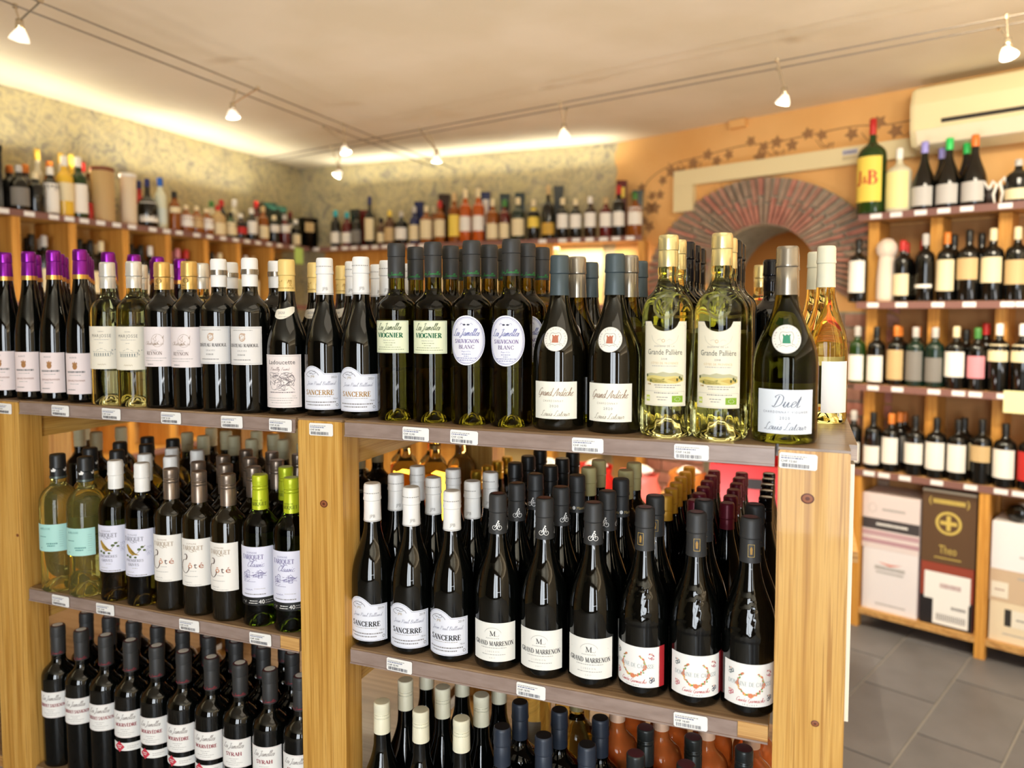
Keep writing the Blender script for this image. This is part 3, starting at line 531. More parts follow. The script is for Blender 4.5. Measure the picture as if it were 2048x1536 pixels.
p.stroke([(x*.0215/10, .0655-.0205-.0165*sqrt(max(0, 1-(x/10)**2))) for x in range(-10, 11)], .0005, fr); p.ring(-.002, .0365, .0022, .0022, .0006, I(190, 150, 80)); p.stroke(crom([(-.012, .037), (-.007, .039), (-.004, .036)]), .0005, fr); p.stroke(crom([(.012, .037), (.007, .039), (.003, .036)]), .0005, fr)
p.sans('DOMAINE DE LA', 0, .0265, .0026, GREY, .032, track=.2); p.sans('Grande Pallière', 0, .0145, .0088, ol, .056); p.sans('2018', 0, .0065, .003, GREY, .010, track=.2); p.sans('CÔTES DE PROVENCE', 0, -.0005, .0032, I(206, 176, 120), .044, track=.15); p.fine(-.02, .02, -.004, .001, LG, seed=3)
hill = [I(216, 200, 120), I(176, 160, 84), I(150, 142, 70), I(206, 176, 90)]
p.poly([(-.031, -.024), (-.031, -.017), (-.022, -.0145), (-.012, -.0155), (-.002, -.0125), (.008, -.0145), (.018, -.0135), (.031, -.018), (.031, -.024)], I(190, 186, 150), 1)
p.poly([(-.031, -.028), (-.031, -.020), (-.016, -.0185), (.0, -.0205), (.016, -.019), (.031, -.022), (.031, -.027), (.018, -.031), (-.018, -.031)], hill[0], 2); p.poly([(-.031, -.026), (-.02, -.0225), (-.004, -.025), (.006, -.0295), (-.018, -.0305)], hill[1], 3); p.poly([(.004, -.0245), (.016, -.0215), (.03, -.0245), (.02, -.0295)], hill[3], 3); p.scribble(-.012, -.026, .012, .003, .0009, hill[2], 6, 4, 4)
for tx, ty in ((-.029, -.019), (.024, -.0215), (.020, -.025), (.027, -.024), (-.022, -.0275)): p.ell(tx, ty, .0016, .0026, I(72, 82, 40), 4, 10)
p.fine(-.028, -.022, -.034, .0025, I(180, 150, 90), seed=1); p.fine(-.016, .026, -.0345, .0011, GREY, seed=2); p.fine(-.014, .018, -.038, .0011, GREY, seed=4); p.fine(-.016, .022, -.047, .0013, GREY, seed=7); p.frame(-.0335, -.0655, .0335, -.0435, .0005, fr)
p.quad(.012, -.061, .030, -.0505, I(134, 172, 44), 2)
for i in range(10): a = pi*2*i/10; p.ell(.021+.0045*cos(a), -.0558+.0028*sin(a), .0005, .0005, M_PAPER, 3, 6)
p.quad(-.031, -.060, -.024, -.0505, I(196, 206, 90), 2); p.sans('AB', -.0275, -.0575, .0045, M_PAPER, .0055, 3); p.fine(-.012, .006, -.0535, .001, GREY, seed=5); p.fine(-.010, .004, -.0575, .001, GREY, seed=6)
k.label(.036, .051, .185, mat('champagne_paper', (238, 230, 206), .5), p, .118, hi=top, nz=1, mesh=patch(k.rf, .036, lambda x: .051, top, mat('champagne_paper', (238, 230, 206), .5), nx=48)); k.backlabel(.03, .06, .165, mat('back_paper', (226, 200, 110), .6))
# --- others on the gondola top
k = K['yellow'] = Kind('yellow', 'clear yellow bottle with ivory capsule', 'clear yellow bottles', burgundy(.318, .0400, .13, .232), G_GOLDY); k.cap(.244, C_CREAM); k.label(.026, .020, .112, M_PAPER); k.backlabel(.026, .03, .10, M_PAPER)
k = K['shinyblack'] = Kind('shinyblack', 'tall dark bottle with shiny black capsule', 'shiny black capped bottles', bordeaux(.326, .0375, .205, .25), G_BLACK); k.cap(.255, C_BLACKSH)
k = K['bigdark'] = Kind('bigdark', 'dark high-shouldered bottle with shiny black capsule', 'high-shouldered dark bottles', bordeaux(.30, .040, .185, .232), G_BLACK); k.cap(.24, C_BLACKSH)
k = K['ivorydark'] = Kind('ivorydark', 'dark bottle with pale wax capsule', 'dark bottles with pale capsules', bordeaux(.298, .0375), G_BLACK, 24); k.cap(.248, C_SAND)
# --- middle shelf, left bay
pr = base(.0405, .03)+[(.0405, .10), (.0405, .19)]+bez((.0405, .19), (.0405, .236), (.0165, .226), (.0158, .246))+[(.0152, .30), (.012, .3065), (0, .3065)]
k = K['mint'] = Kind('mint', 'clear golden bottle with mint label', 'clear golden bottles with black capsules', pr, glass('mint_bottle_glass', (250, 236, 130), 1.33, tr=.93))
p = Print(); wh = C_WHITE
p.poly([(0, .006), (-.002, .001), (-.006, .002), (-.004, -.003), (.004, -.003), (.006, .002), (.002, .001)], wh); p.poly([(.026, .006), (.024, .001), (.020, .002), (.022, -.003), (.030, -.003), (.032, .002), (.028, .001)], wh)
k.cap(.252, C_BLACK, print_=(p, .272)); q = MB(); q.lathe([(k.rf(.26)+.0022, z) for z in (.2535, .258)], 28, C_GRCAP); k.part('foil_band', q.mesh('bandring', True))
p = Print(); tl = I(92, 150, 146); p.sans('BELOUVE', -.006, .019, .0042, tl, .020); p.poly([(-.022, .019), (-.020, .024), (-.018, .019)], tl); p.fine(-.024, -.006, .002, .0018, tl, seed=1); p.fine(-.005, .019, -.014, .0028, tl, seed=11); p.fine(-.003, .014, -.019, .0028, tl, seed=12); p.fine(-.022, -.018, -.024, .002, tl, seed=3)
for i in range(8): p.quad(.022, -.02+i*.005, .030, -.0185+i*.005, I(160, 206, 200))
k.label(.037, .094, .155, mat('mint_paper', (178, 226, 218), .5), p)
def dom(p, ink, y, x=-.004): p.sans('DOMAINE', x, y+.0115, .0034, ink, .022, track=.25); p.serif('TARIQUET', x, y, .0088, ink, .046); p.stroke(crom([(x-.006, y-.001), (x, y-.004), (x+.008, y-.002), (x+.010, y-.004)]), .0007, ink)
k = K['bird'] = Kind('bird', 'brown-olive bottle with bird label', 'bird-label bottles', bordeaux(.3035, .0365, .197, .242), G_GRIVE); k.cap(.243, C_WHITE)
p = Print(); gi = I(124, 124, 140); dom(p, gi, .026)
bo = I(176, 140, 56); p.poly([(-.020, .016), (-.017, .019), (-.014, .016), (-.006, .008), (.002, .000), (.010, -.004), (.003, -.004), (-.006, -.004), (-.014, .002), (-.018, .010)], bo, 2); p.poly([(-.010, .008), (-.002, .002), (.006, -.003), (-.004, .0)], I(110, 96, 50), 3); p.ell(-.017, .0165, .0008, .0008, I(30, 30, 30), 4, 8)
for lx, ly, r in ((.010, .008, .004), (.016, .013, .0035), (-.018, -.006, .0035), (-.010, -.009, .0035), (.002, -.009, .003), (.020, .006, .003)): p.ell(lx, ly, r, r*.7, I(86, 102, 56), 2, 9)
p.stroke(crom([(-.022, -.008), (-.008, -.006), (.006, .0), (.014, .010), (.022, .016)]), .0008, I(120, 104, 60)); p.scribble(.027, .004, .006, .010, .0005, I(180, 180, 205), 10, 3)
p.serif('PREMIÈRES', -.002, -.0185, .0052, gi, .040); p.serif('GRIVES', -.004, -.0275, .0052, gi, .026); p.fine(-.006, .006, -.033, .001, LG, seed=2); p.stroke(crom([(-.010-.009+.0022*q_, -.042+(.0016 if q_ % 2 else -.0006)) for q_ in range(9)]), .0006, LG); p.fine(-.022, .024, -.0485, .0016, GREY, seed=3)
k.label(.0385, .066, .168, mat('lavender_paper', (232, 232, 248), .5), p)
k = K['cote'] = Kind('cote', 'brown-olive bottle with bronze screw cap', 'bronze screw-capped bottles', bordeaux(.2965, .0365, .192, .236), dark('brown_black_glass', (18, 13, 4))); k.cap(.233, C_BRSC, 'screw')
p = Print(); tn = I(168, 146, 120); dom(p, tn, .0265)
dk = I(70, 40, 24); p.stroke(crom([(-.022, .016), (-.017, .017), (-.0145, .012), (-.017, .006)]), 0, dk, 2, (.0012, .0028)); p.stroke(crom([(-.017, .006), (-.025, .004), (-.030, -.006), (-.028, -.018), (-.018, -.022), (-.011, -.015), (-.010, -.008)]), 0, dk, 2, (.0008, .0022))
og = I(204, 120, 62); p.sans('ô', -.0075, -.0115, .0125, og, .0095); p.sans('t', .0035, -.0115, .0125, dk, .0062); p.sans('é', .0145, -.0115, .0125, I(170, 90, 50), .0095); p.fine(-.008, .006, -.018, .001, LG, seed=3); p.fine(-.022, .008, -.029, .001, LG, seed=5); p.stroke(crom([(-.013-.009+.0022*q_, -.042+(.0016 if q_ % 2 else -.0006)) for q_ in range(9)]), .0006, LG); p.fine(-.02, .014, -.047, .001, LG, seed=8)
k.label(.0345, .064, .163, mat('warm_white_paper', (247, 242, 234), .5), p); k.backlabel(.03, .07, .15, M_CREAMP)
k = K['classic'] = Kind('classic', 'green bottle with lime screw cap', 'lime screw-capped bottles', bordeaux(.3005, .0375, .192, .238), G_GREEN)
p = Print(); dg = I(96, 104, 20); p.sans('DOMAINE', 0, .005, .003, dg, .020, track=.2); p.serif('TARIQUET', 0, -.004, .0068, dg, .036); k.cap(.232, C_LIME, 'screw', print_=(p, .245))
p = Print(); vi = I(104, 96, 150); dom(p, vi, .0265); p.script('Classic', .002, .011, .0115, vi, .034, .8); p.scribble(0, -.010, .024, .009, .0006, vi, 16, 11); p.stroke([(-.022, -.002), (-.012, .004), (-.002, -.001), (.008, .003), (.018, -.002)], .0008, vi)
for sx in (-.013, .012): p.frame(sx-.004, -.012, sx+.004, .0, .0007, vi); p.stroke([(sx-.005, 0), (sx, .005), (sx+.005, 0)], .0008, vi)
p.stroke(crom([(-.012-.009+.0022*q_, -.036+(.0016 if q_ % 2 else -.0006)) for q_ in range(9)]), .0006, vi); p.fine(.0, .022, -.034, .001, LG, seed=4); p.fine(-.024, .022, -.0455, .0018, GREY, seed=3)
k.label(.040, .061, .163, mat('lavender_paper', (232, 232, 248), .5), p)
p = Print(); p.sans('40', .014, -.004, .0085, M_PAPER, .011); p.fine(-.010, .006, .001, .0015, M_PAPER, seed=2); p.fine(-.012, .006, -.0035, .0015, M_PAPER, seed=4); p.fine(.021, .036, .0015, .0013, LG, seed=5); p.fine(.021, .036, -.003, .0013, LG, seed=7); p.scribble(-.024, -.001, .006, .003, .0006, LG, 4, 2)
k.label(.040, .0445, .060, mat('black_paper', (26, 26, 26), .5), p, nm='lower_band'); 
# --- bottom shelf, left bay: three varieties sharing one look
def redj(nm, word, w, desc, plural, strip=False):
    k = K[nm] = Kind(nm, desc, plural, bordeaux(.3225, .0365, .205, .248), G_BLACK)
    rd = I(150, 50, 62); p = Print(); p.script('Les Jamelles', 0, 0, .0055, rd, .034, 1.2); k.cap(.256, C_CHAR, 'flange', top=C_MARTOP, disc=M_PAPER, print_=(p, .260))
    p = Print(); p.frame(-.034, -.029, .034, .029, .0005, I(216, 190, 190)); p.script('Les Jamelles', -.002, .0115, .0115, I(150, 140, 136), .044, .8); p.serif(word, 0, -.004, .0072 if w > .03 else .008, rd, w, 1.35)
    for i, (a, b_) in enumerate(((-.010, .010), (-.006, .006), (-.018, .018), (-.012, .012))): p.fine(a, b_, -.011-.0042*i, .0009, LG, seed=60+i)
    k.label(.0355, .119, .179, M_PAPER, p)
    if strip:
        p = Print(); p.poly([(-.014, -.0125), (-.0015, 0), (-.014, .0125), (-.0265, 0)], I(208, 60, 78), 2); p.fine(-.020, -.008, .001, .002, M_PAPER, 3, seed=3); p.fine(-.018, -.010, -.003, .002, M_PAPER, 3, seed=4); p.fine(.004, .028, .001, .001, LG, seed=5); p.fine(.004, .022, -.003, .001, LG, seed=6)
        k.label(.0355, .090, .108, M_PAPER, p, nm='medal_strip')
redj('cab_red', 'CABERNET SAUVIGNON', .060, 'black bottle with cabernet sauvignon label', 'charcoal-capped cabernet bottles')
redj('mourv', 'MOURVÈDRE', .048, 'black bottle with red diamond medal strip', 'charcoal-capped bottles with diamond strips', True)
redj('syrah', 'SYRAH', .034, 'black bottle with syrah label', 'charcoal-capped syrah bottles')
# --- middle shelf, right bay
k = K['cyclist'] = Kind('cyclist', 'black burgundy bottle with cyclist on charcoal capsule', 'charcoal-capped cyclist bottles', burgundy(.305, .0428, .125, .228), G_BLACK)
def bike(p, cx, cy, u, m):
    for sx in (-1, 1): p.ring(cx+sx*.0042*u, cy-.002*u, .0036*u, .0036*u, .0008*u, m, n=14)
    p.stroke([(cx-.0042*u, cy-.002*u), (cx-.001*u, cy+.003*u), (cx+.003*u, cy+.003*u), (cx+.0042*u, cy-.002*u)], .0009*u, m); p.stroke([(cx-.001*u, cy+.003*u), (cx+.001*u, cy+.0075*u), (cx+.004*u, cy+.004*u)], .0018*u, m); p.ell(cx+.0022*u, cy+.0092*u, .0014*u, .0014*u, m, 2, 10); p.stroke([(cx-.001*u, cy+.003*u), (cx+.001*u, cy-.001*u), (cx, cy-.004*u)], .0012*u, m)
p = Print(); bike(p, .002, 0, 1.05, C_WHITE); bike(p, -.028, 0, 1.05, C_WHITE); bike(p, .032, 0, 1.05, C_WHITE); k.cap(.236, C_CHAR, print_=(p, .250), disc=C_MARTOP)
p = Print(); ik = I(70, 66, 66); p.serif('M', 0, .0115, .0085, ik, .011); p.stroke(crom([(.005, .012), (.010, .011), (.011, .014)]), .0006, LG); p.ring(0, .012, .016, .014, .0006, LG, a0=.4, a1=pi-.4); p.sans('MARRENON', 0, .0062, .0022, GREY, .024, track=.35); p.serif('GRAND MARRENON', .001, -.006, .0078, ik, .074, 1.2); p.fine(-.022, .024, -.0105, .0012, LG, seed=1); p.sans('LUBERON', 0, -.018, .0032, LG, .026, track=.5); p.fine(-.020, .022, -.0225, .0011, LG, seed=2); p.sans('2017', 0, -.029, .0026, LG, .012, track=.5); p.stroke([(.014, .016), (.034, .016)], .0004, LG); p.stroke([(-.034, .016), (-.014, .016)], .0004, LG)
k.label(.0425, .017, .086, mat('eggshell_paper', (244, 242, 234), .5), p); k.backlabel(.025, .02, .08, M_PAPER)
k = K['moon'] = Kind('moon', 'black burgundy bottle with gold-lettered capsule', 'gold-lettered charcoal-capped bottles', burgundy(.307, .0420), G_BLACK); p = Print(); go = I(196, 170, 110); p.sans('Maura', -.009, -.003, .006, go, .016); p.sans('Maura', .017, -.003, .006, go, .016); p.ell(.0035, 0, .003, .0036, M_PAPER); k.cap(.236, C_CHAR, print_=(p, .246))
def relief(r, z, a):
    if .118 < z < .131: return r+.0009*(1 if sin(a*34) > -.2 else 0)
    if .137 < z < .188 and abs(((a+pi/2+pi) % (2*pi))-pi) < .85: return r+.0011*max(0, sin(z*520+3*sin(a*7))*sin(a*19+z*160))
    return r
prr = base(.0415)+[(.0415, .06), (.0415, .112)]+[(.0415, .114+.0018*i) for i in range(8)]+bez((.0415, .128), (.041, .168), (.0215, .184), (.0165, .228), 26)+[(.015, .26), (.015, .303), (.012, .305), (0, .305)]
k = K['wreath'] = Kind('wreath', 'embossed black burgundy bottle with floral wreath label', 'floral wreath burgundy bottles', prr, G_BLACK, 84, relief)
p = Print(); p.frame(-.005, -.010, .005, .010, .0007, I(190, 160, 90)); p.poly([(-.0015, -.006), (.0015, -.006), (.002, .003), (0, .007), (-.002, .003)], I(170, 130, 60)); p.frame(.026, -.010, .036, .010, .0007, I(190, 160, 90)); k.cap(.236, C_CHAR, disc=C_MARTOP, print_=(p, .256))
p = Print(); r = random.Random(5); cols = [I(226, 140, 96), I(214, 110, 80), I(236, 190, 90), I(120, 156, 84), I(150, 176, 110), I(206, 150, 110)]
for i in range(46):
    a = radians(125+290*i/45); rr = .020+r.uniform(-.0016, .0016); p.ell(rr*cos(a), .003+rr*.92*sin(a), r.uniform(.0010, .0022), r.uniform(.0010, .0022), cols[r.randrange(6)], 1+i % 3, 8)
for a, s in ((270, .0042), (185, .0034), (355, .0036)): p.ell(.020*cos(radians(a)), .003+.0185*sin(radians(a)), s, s*.9, cols[0], 4, 12); p.ring(.020*cos(radians(a)), .003+.0185*sin(radians(a)), s*.5, s*.5, .0006, cols[1], 5, 10)
p.serif('DOMAINE DE CABASSE', .0, -.001, .0066, I(170, 178, 178), .070, .9, lay=5); p.script('Cuvée Garnacho', .0, -.0265, .0068, I(190, 70, 74), .044); p.sans('SÉGURET', 0, -.0318, .0024, GREY, .024, track=.4)
for cx, cy, c1 in ((.030, .018, I(190, 110, 120)), (-.031, -.016, I(206, 120, 130)), (.031, -.021, I(84, 84, 100)), (-.031, .018, I(120, 130, 130))): p.scribble(cx, cy, .0045, .0055, .0011, c1, 9, int(cx*1e4)); p.ell(cx, cy+.004, .0016, .0016, I(226, 190, 170), 2, 10)
k.label(.0445, .018, .085, mat('clean_white_paper', (249, 247, 243), .5), p)
q = patch(k.rf, .006, .018, .086, I(176, 36, 44), ang0=.0495/.0415, nx=4); pp = Print(); pp.fine(-.026, .026, -.001, .0022, M_PAPER, seed=4); k.part('side_band', q.mesh('side_band', True), label='red side band')
def plain(nm, desc, plural, prof, gm, capz, capm, kind='foil', top=None, lab=None, seg=26, disc=None):
    k = K[nm] = Kind(nm, desc, plural, prof, gm, seg); k.cap(capz, capm, kind, top=top, disc=disc)
    if lab: k.label(lab[0], lab[1], lab[2], lab[3])
    return k
HB = lambda: burgundy(.24, .0300, .10, .178, .0138)
plain('halfmaroon', 'dark half bottle with maroon capsule', 'maroon-capped half bottles', HB(), G_BLACK, .188, C_MAR)
plain('halforange', 'dark half bottle with yellow-orange capsule', 'yellow-orange capped half bottles', HB(), G_BLACK, .188, C_ORNG)
plain('halfgold', 'dark half bottle with bright gold cap', 'gold-capped half bottles', HB(), G_BLACK, .196, C_GOLDC, 'screw')
plain('halfblack', 'dark half bottle with shiny black cap', 'black-capped half bottles', HB(), G_BLACK, .19, C_BLACKSH, 'screw')
plain('blackcap', 'dark bottle with matt black capsule', 'matt black capped bottles', bordeaux(.305, .0375), G_BLACK, .248, C_BLACK)
plain('ochrewax', 'dark bottle with olive-gold wax capsule', 'olive-gold capped bottles', bordeaux(.305, .0375), G_BLACK, .248, C_OCHRE)
plain('greyscrew', 'dark bottle with grey-green screw cap', 'grey-green screw-capped bottles', bordeaux(.300, .0370), G_BLACK, .238, C_GRCAP, 'screw')
k = plain('amberclear', 'clear amber wine bottle with gold neck band', 'clear amber bottles', bordeaux(.335, .0385, .20, .25), G_AMBERW, .31, C_PALEG); q = MB(); q.lathe([(k.rf(.275)+.0009, z) for z in (.268, .278)], 24, C_GOLD); k.part('neck_band', q.mesh('neckband', True))
# --- bottom shelf, right bay
plain('ivoryscrew', 'black burgundy bottle with ivory screw cap', 'ivory screw-capped bottles', burgundy(.305, .0415), G_BLACK, .247, C_CREAM, 'screw', lab=(.04, .02, .085, M_PAPER))
plain('navycap', 'black bottle with navy capsule', 'navy-capped bottles', bordeaux(.305, .0380), G_BLACK, .236, C_NAVY, 'foil', top=mat('navy_top', (26, 26, 30), .5), lab=(.036, .08, .16, M_CREAMP))
plain('maroontop', 'black bottle with maroon-topped black screw cap', 'maroon-topped bottles', bordeaux(.305, .0375), G_BLACK, .240, C_GRCAP if False else foil('dark_screw_cap', (52, 56, 56), .3, .4), 'screw', top=C_MARTOP, lab=(.036, .08, .16, M_PAPER))
plain('rose', 'clear bottle of orange-pink rosé', 'rosé bottles', bordeaux(.310, .0400, .20, .25), G_ROSE, .258, mat('rose_cap', (230, 190, 160), .4), lab=(.03, .05, .16, mat('orange_label', (240, 138, 82), .5)))
plain('goldclear', 'clear pale gold wine bottle', 'clear pale gold bottles', bordeaux(.31, .0385, .20, .25), G_GOLDY, .258, C_PALEG, lab=(.03, .06, .15, M_CREAMP))
LEFT=[('squat', -3.575, 2.53, 0.17, 0.045, 'black', 'red', 'white', 0.1, 0.75), ('box', -3.68, 2.61, 0.3, 0.075, 'black', None, None, 0, 0), ('squat', -3.68, 2.648, 0.23, 0.045, 'black', 'orange', 'black', 0.1, 0.6), ('squat', -3.575, 2.61, 0.22, 0.042, 'black', 'silver', 'grey', 0.1, 0.5), ('spirit', -3.68, 2.734, 0.25, 0.036, 'darkbrown', 'amber', 'cream', 0.1, 0.5), ('spirit', -3.575, 2.676, 0.2, 0.04, 'black', 'cream', None, 0.1, 0.5), ('tall', -3.68, 2.783, 0.34, 0.028, 'clear', 'gold', 'cream', 0.1, 0.5), ('spirit', -3.68, 2.81, 0.29, 0.036, 'amber', 'orange', 'cream', 0.1, 0.5), ('tall', -3.68, 2.847, 0.345, 0.028, 'clear', 'gold', 'yellow', 0.1, 0.5), ('spirit', -3.575, 2.784, 0.24, 0.038, 'black', 'white', 'white', 0.03, 0.65), ('tall', -3.68, 2.895, 0.35, 0.03, 'yellow', 'yellow', 'yellow', 0.1, 0.5), ('spirit', -3.575, 2.842, 0.31, 0.04, 'yellow', 'white', 'cream', 0.25, 0.55), ('spirit', -3.575, 2.911, 0.32, 0.04, 'green', 'white', 'white', 0.08, 0.55), ('spirit', -3.68, 3.019, 0.32, 0.036, 'clear', 'red', 'white', 0.1, 0.5), ('squat', -3.575, 2.968, 0.09, 0.018, 'red', 'red', None, 0, 0), ('tube', -3.68, 3.095, 0.27, 0.055, 'brown', 'brown', None, 0, 0), ('tube', -3.575, 3.091, 0.29, 0.058, 'tan', 'brown', None, 0, 0), ('tube', -3.575, 3.242, 0.285, 0.042, 'cream', 'white', None, 0, 0), ('tall', -3.68, 3.415, 0.28, 0.026, 'red', 'navy', 'white', 0.1, 0.5), ('demi', -3.575, 3.375, 0.28, 0.055, 'black', 'navy', 'white', 0.1, 0.5), ('spirit', -3.575, 3.47, 0.3, 0.034, 'frost', 'blue', 'frost', 0.1, 0.4), ('spirit', -3.575, 3.577, 0.235, 0.034, 'amber', 'black', 'cream', 0.45, 0.6), ('squat', -3.68, 3.69, 0.1, 0.03, 'clear', 'red', None, 0.1, 0.5), ('squat', -3.575, 3.677, 0.165, 0.042, 'amber', 'cream', 'white', 0.2, 0.6), ('squat', -3.575, 3.755, 0.17, 0.042, 'amber', 'cream', 'tan', 0.2, 0.6), ('squat', -3.575, 3.832, 0.165, 0.042, 'amber', 'cream', 'white', 0.2, 0.6), ('spirit', -3.68, 3.999, 0.24, 0.034, 'clear', 'green', 'cream', 0.1, 0.5), ('spirit', -3.575, 3.942, 0.2, 0.046, 'tan', 'red', 'cream', 0.05, 0.75), ('spirit', -3.68, 4.091, 0.26, 0.034, 'black', 'red', 'cream', 0.1, 0.5), ('squat', -3.575, 4.057, 0.17, 0.038, 'green', 'black', 'cream', 0.1, 0.6), ('spirit', -3.68, 4.216, 0.28, 0.034, 'clear', 'white', 'white', 0.1, 0.5), ('squat', -3.575, 4.153, 0.17, 0.04, 'black', 'white', 'red', 0.2, 0.7), ('spirit', -3.575, 4.263, 0.22, 0.036, 'black', 'white', 'white', 0.2, 0.6), ('spirit', -3.68, 4.436, 0.3, 0.034, 'darkred', 'red', 'white', 0.2, 0.6), ('spirit', -3.575, 4.382, 0.25, 0.036, 'amber', 'tan', 'cream', 0.1, 0.7), ('box', -3.68, 4.566, 0.3, 0.05, 'darkgreen', None, None, 0, 0), ('spirit', -3.575, 4.5, 0.2, 0.036, 'black', 'cream', 'white', 0.4, 0.65), ('box', -3.68, 4.673, 0.29, 0.05, 'darkgreen', None, None, 0, 0), ('spirit', -3.575, 4.619, 0.22, 0.036, 'darkred', 'silver', 'white', 0.4, 0.65), ('spirit', -3.68, 4.82, 0.27, 0.036, 'black', 'darkred', 'white', 0.4, 0.65), ('spirit', -3.575, 4.748, 0.2, 0.034, 'black', 'white', 'cream', 0.05, 0.7), ('box', -3.68, 5.013, 0.24, 0.07, 'black', None, 'tan', 0.55, 0.85)]
LEFT2=[(2.574, 'black', 'black'), (2.79, 'black', 'black'), (2.852, 'black', 'silver'), (3.006, 'black', 'black'), (3.087, 'black', 'grey'), (3.171, 'black', 'black'), (3.466, 'black', 'black'), (3.794, 'black', 'black'), (3.934, 'black', 'cream'), (4.007, 'black', 'black'), (4.373, 'black', 'black'), (4.437, 'black', 'silver'), (2.525, 'black', 'black'), (2.655, 'black', 'silver'), (2.705, 'black', 'black'), (2.732, 'black', 'cream'), (2.762, 'black', 'black'), (2.821, 'black', 'grey'), (2.966, 'black', 'black'), (3.049, 'black', 'cream'), (3.122, 'black', 'black'), (3.293, 'black', 'black'), (3.357, 'black', 'white'), (3.421, 'black', 'white'), (3.577, 'black', 'pink'), (3.612, 'black', 'red'), (3.673, 'black', 'red'), (3.743, 'black', 'red'), (4.082, 'black', 'cream'), (4.244, 'black', 'white'), (4.295, 'black', 'tan'), (4.524, 'black', 'black'), (4.649, 'black', 'black')]
BACK=[('spirit', -3.329, 4.905, 0.275, 0.036, 'black', 'teal', 'white', 0.1, 0.4), ('spirit', -3.223, 4.905, 0.255, 0.04, 'darkred', 'teal', 'white', 0.1, 0.4), ('spirit', -3.152, 4.905, 0.26, 0.04, 'black', 'black', 'grey', 0.1, 0.45), ('box', -3.219, 5.03, 0.29, 0.036, 'darkgreen', None, None, 0, 0), ('box', -3.157, 5.03, 0.28, 0.036, 'darkred', None, None, 0, 0), ('tall', -3.031, 4.905, 0.365, 0.036, 'black', 'navy', 'cream', 0.1, 0.55), ('squat', -2.933, 4.905, 0.2, 0.03, 'brown', 'black', 'cream', 0.1, 0.75), ('spirit', -2.861, 4.905, 0.25, 0.04, 'brown', 'yellow', 'tan', 0.1, 0.5), ('spirit', -2.764, 4.905, 0.24, 0.045, 'black', 'silver', 'white', 0.15, 0.5), ('spirit', -2.657, 4.905, 0.27, 0.036, 'navy', 'silver', 'cream', 0.1, 0.5), ('box', -2.679, 5.03, 0.32, 0.036, 'navy', None, None, 0, 0), ('spirit', -2.559, 4.905, 0.27, 0.046, 'amber', 'cream', 'cream', 0.12, 0.62), ('spirit', -2.563, 5.03, 0.28, 0.036, 'amber', 'cream', 'cream', 0.15, 0.6), ('spirit', -2.451, 4.905, 0.3, 0.04, 'amber', 'red', 'cream', 0.15, 0.55), ('box', -2.472, 5.03, 0.36, 0.042, 'darkbrown', None, None, 0, 0), ('spirit', -2.336, 4.905, 0.35, 0.042, 'amber', 'tan', 'yellow', 0.12, 0.55), ('spirit', -2.25, 4.905, 0.37, 0.042, 'orange', 'cream', 'white', 0.2, 0.7), ('spirit', -2.15, 4.905, 0.37, 0.042, 'orange', 'cream', 'white', 0.2, 0.7), ('box', -2.146, 5.03, 0.36, 0.036, 'navy', None, 'white', 0.35, 0.85), ('spirit', -2.043, 4.905, 0.29, 0.044, 'amber', 'cream', 'cream', 0.05, 0.7), ('spirit', -1.953, 4.905, 0.28, 0.036, 'darkred', 'green', 'cream', 0.05, 0.7), ('box', -1.999, 5.03, 0.34, 0.036, 'darkgreen', None, None, 0, 0), ('spirit', -1.853, 4.905, 0.29, 0.045, 'darkgreen', 'cream', 'cream', 0.1, 0.5), ('box', -1.885, 5.03, 0.34, 0.036, 'darkgreen', None, None, 0, 0), ('spirit', -1.74, 4.905, 0.27, 0.042, 'black', 'cream', 'yellow', 0.3, 0.8), ('tall', -1.636, 4.905, 0.36, 0.045, 'black', 'tan', 'gold', 0.08, 0.3), ('box', -1.601, 5.03, 0.37, 0.036, 'darkgrey', None, None, 0, 0), ('spirit', -1.533, 4.905, 0.27, 0.04, 'black', 'cream', 'white', 0.25, 0.6), ('spirit', -1.442, 4.905, 0.26, 0.04, 'black', 'cream', 'white', 0.25, 0.6), ('spirit', -1.342, 4.905, 0.27, 0.04, 'darkbrown', 'white', 'white', 0.25, 0.6), ('spirit', -1.237, 4.905, 0.26, 0.042, 'darkred', 'tan', 'white', 0.25, 0.6), ('spirit', -1.15, 4.905, 0.33, 0.04, 'black', 'red', 'white', 0.2, 0.7), ('box', -1.162, 5.03, 0.38, 0.036, 'darkred', None, 'yellow', 0.7, 0.95), ('spirit', -1.044, 4.905, 0.28, 0.048, 'amber', 'green', 'white', 0.25, 0.65), ('box', -1.054, 5.03, 0.31, 0.036, 'darkgreen', None, None, 0, 0)]
R1=[('spirit', -1.266, 4.048, 0.475, 0.068, 'green', 'red', 'yellow', 0.12, 0.59), ('spirit', -1.171, 4.048, 0.31, 0.058, 'clear', 'white', 'paleyellow', 0.05, 0.62), ('cone', -1.066, 4.048, 0.325, 0.052, 'black', 'lilac', 'silver', 0.05, 0.33), ('cone', -1.054, 4.138, 0.3, 0.05, 'black', 'lilac', 'silver', 0.05, 0.33), ('cone', -0.963, 4.048, 0.325, 0.052, 'black', 'green2', 'silver', 0.05, 0.33), ('cone', -0.953, 4.138, 0.31, 0.05, 'black', 'green2', 'silver', 0.05, 0.33), ('cone', -0.866, 4.048, 0.325, 0.052, 'black', 'orange2', 'silver', 0.05, 0.33), ('squat', -0.689, 4.048, 0.19, 0.05, 'black', 'silver', 'cream', 0.05, 0.3)]
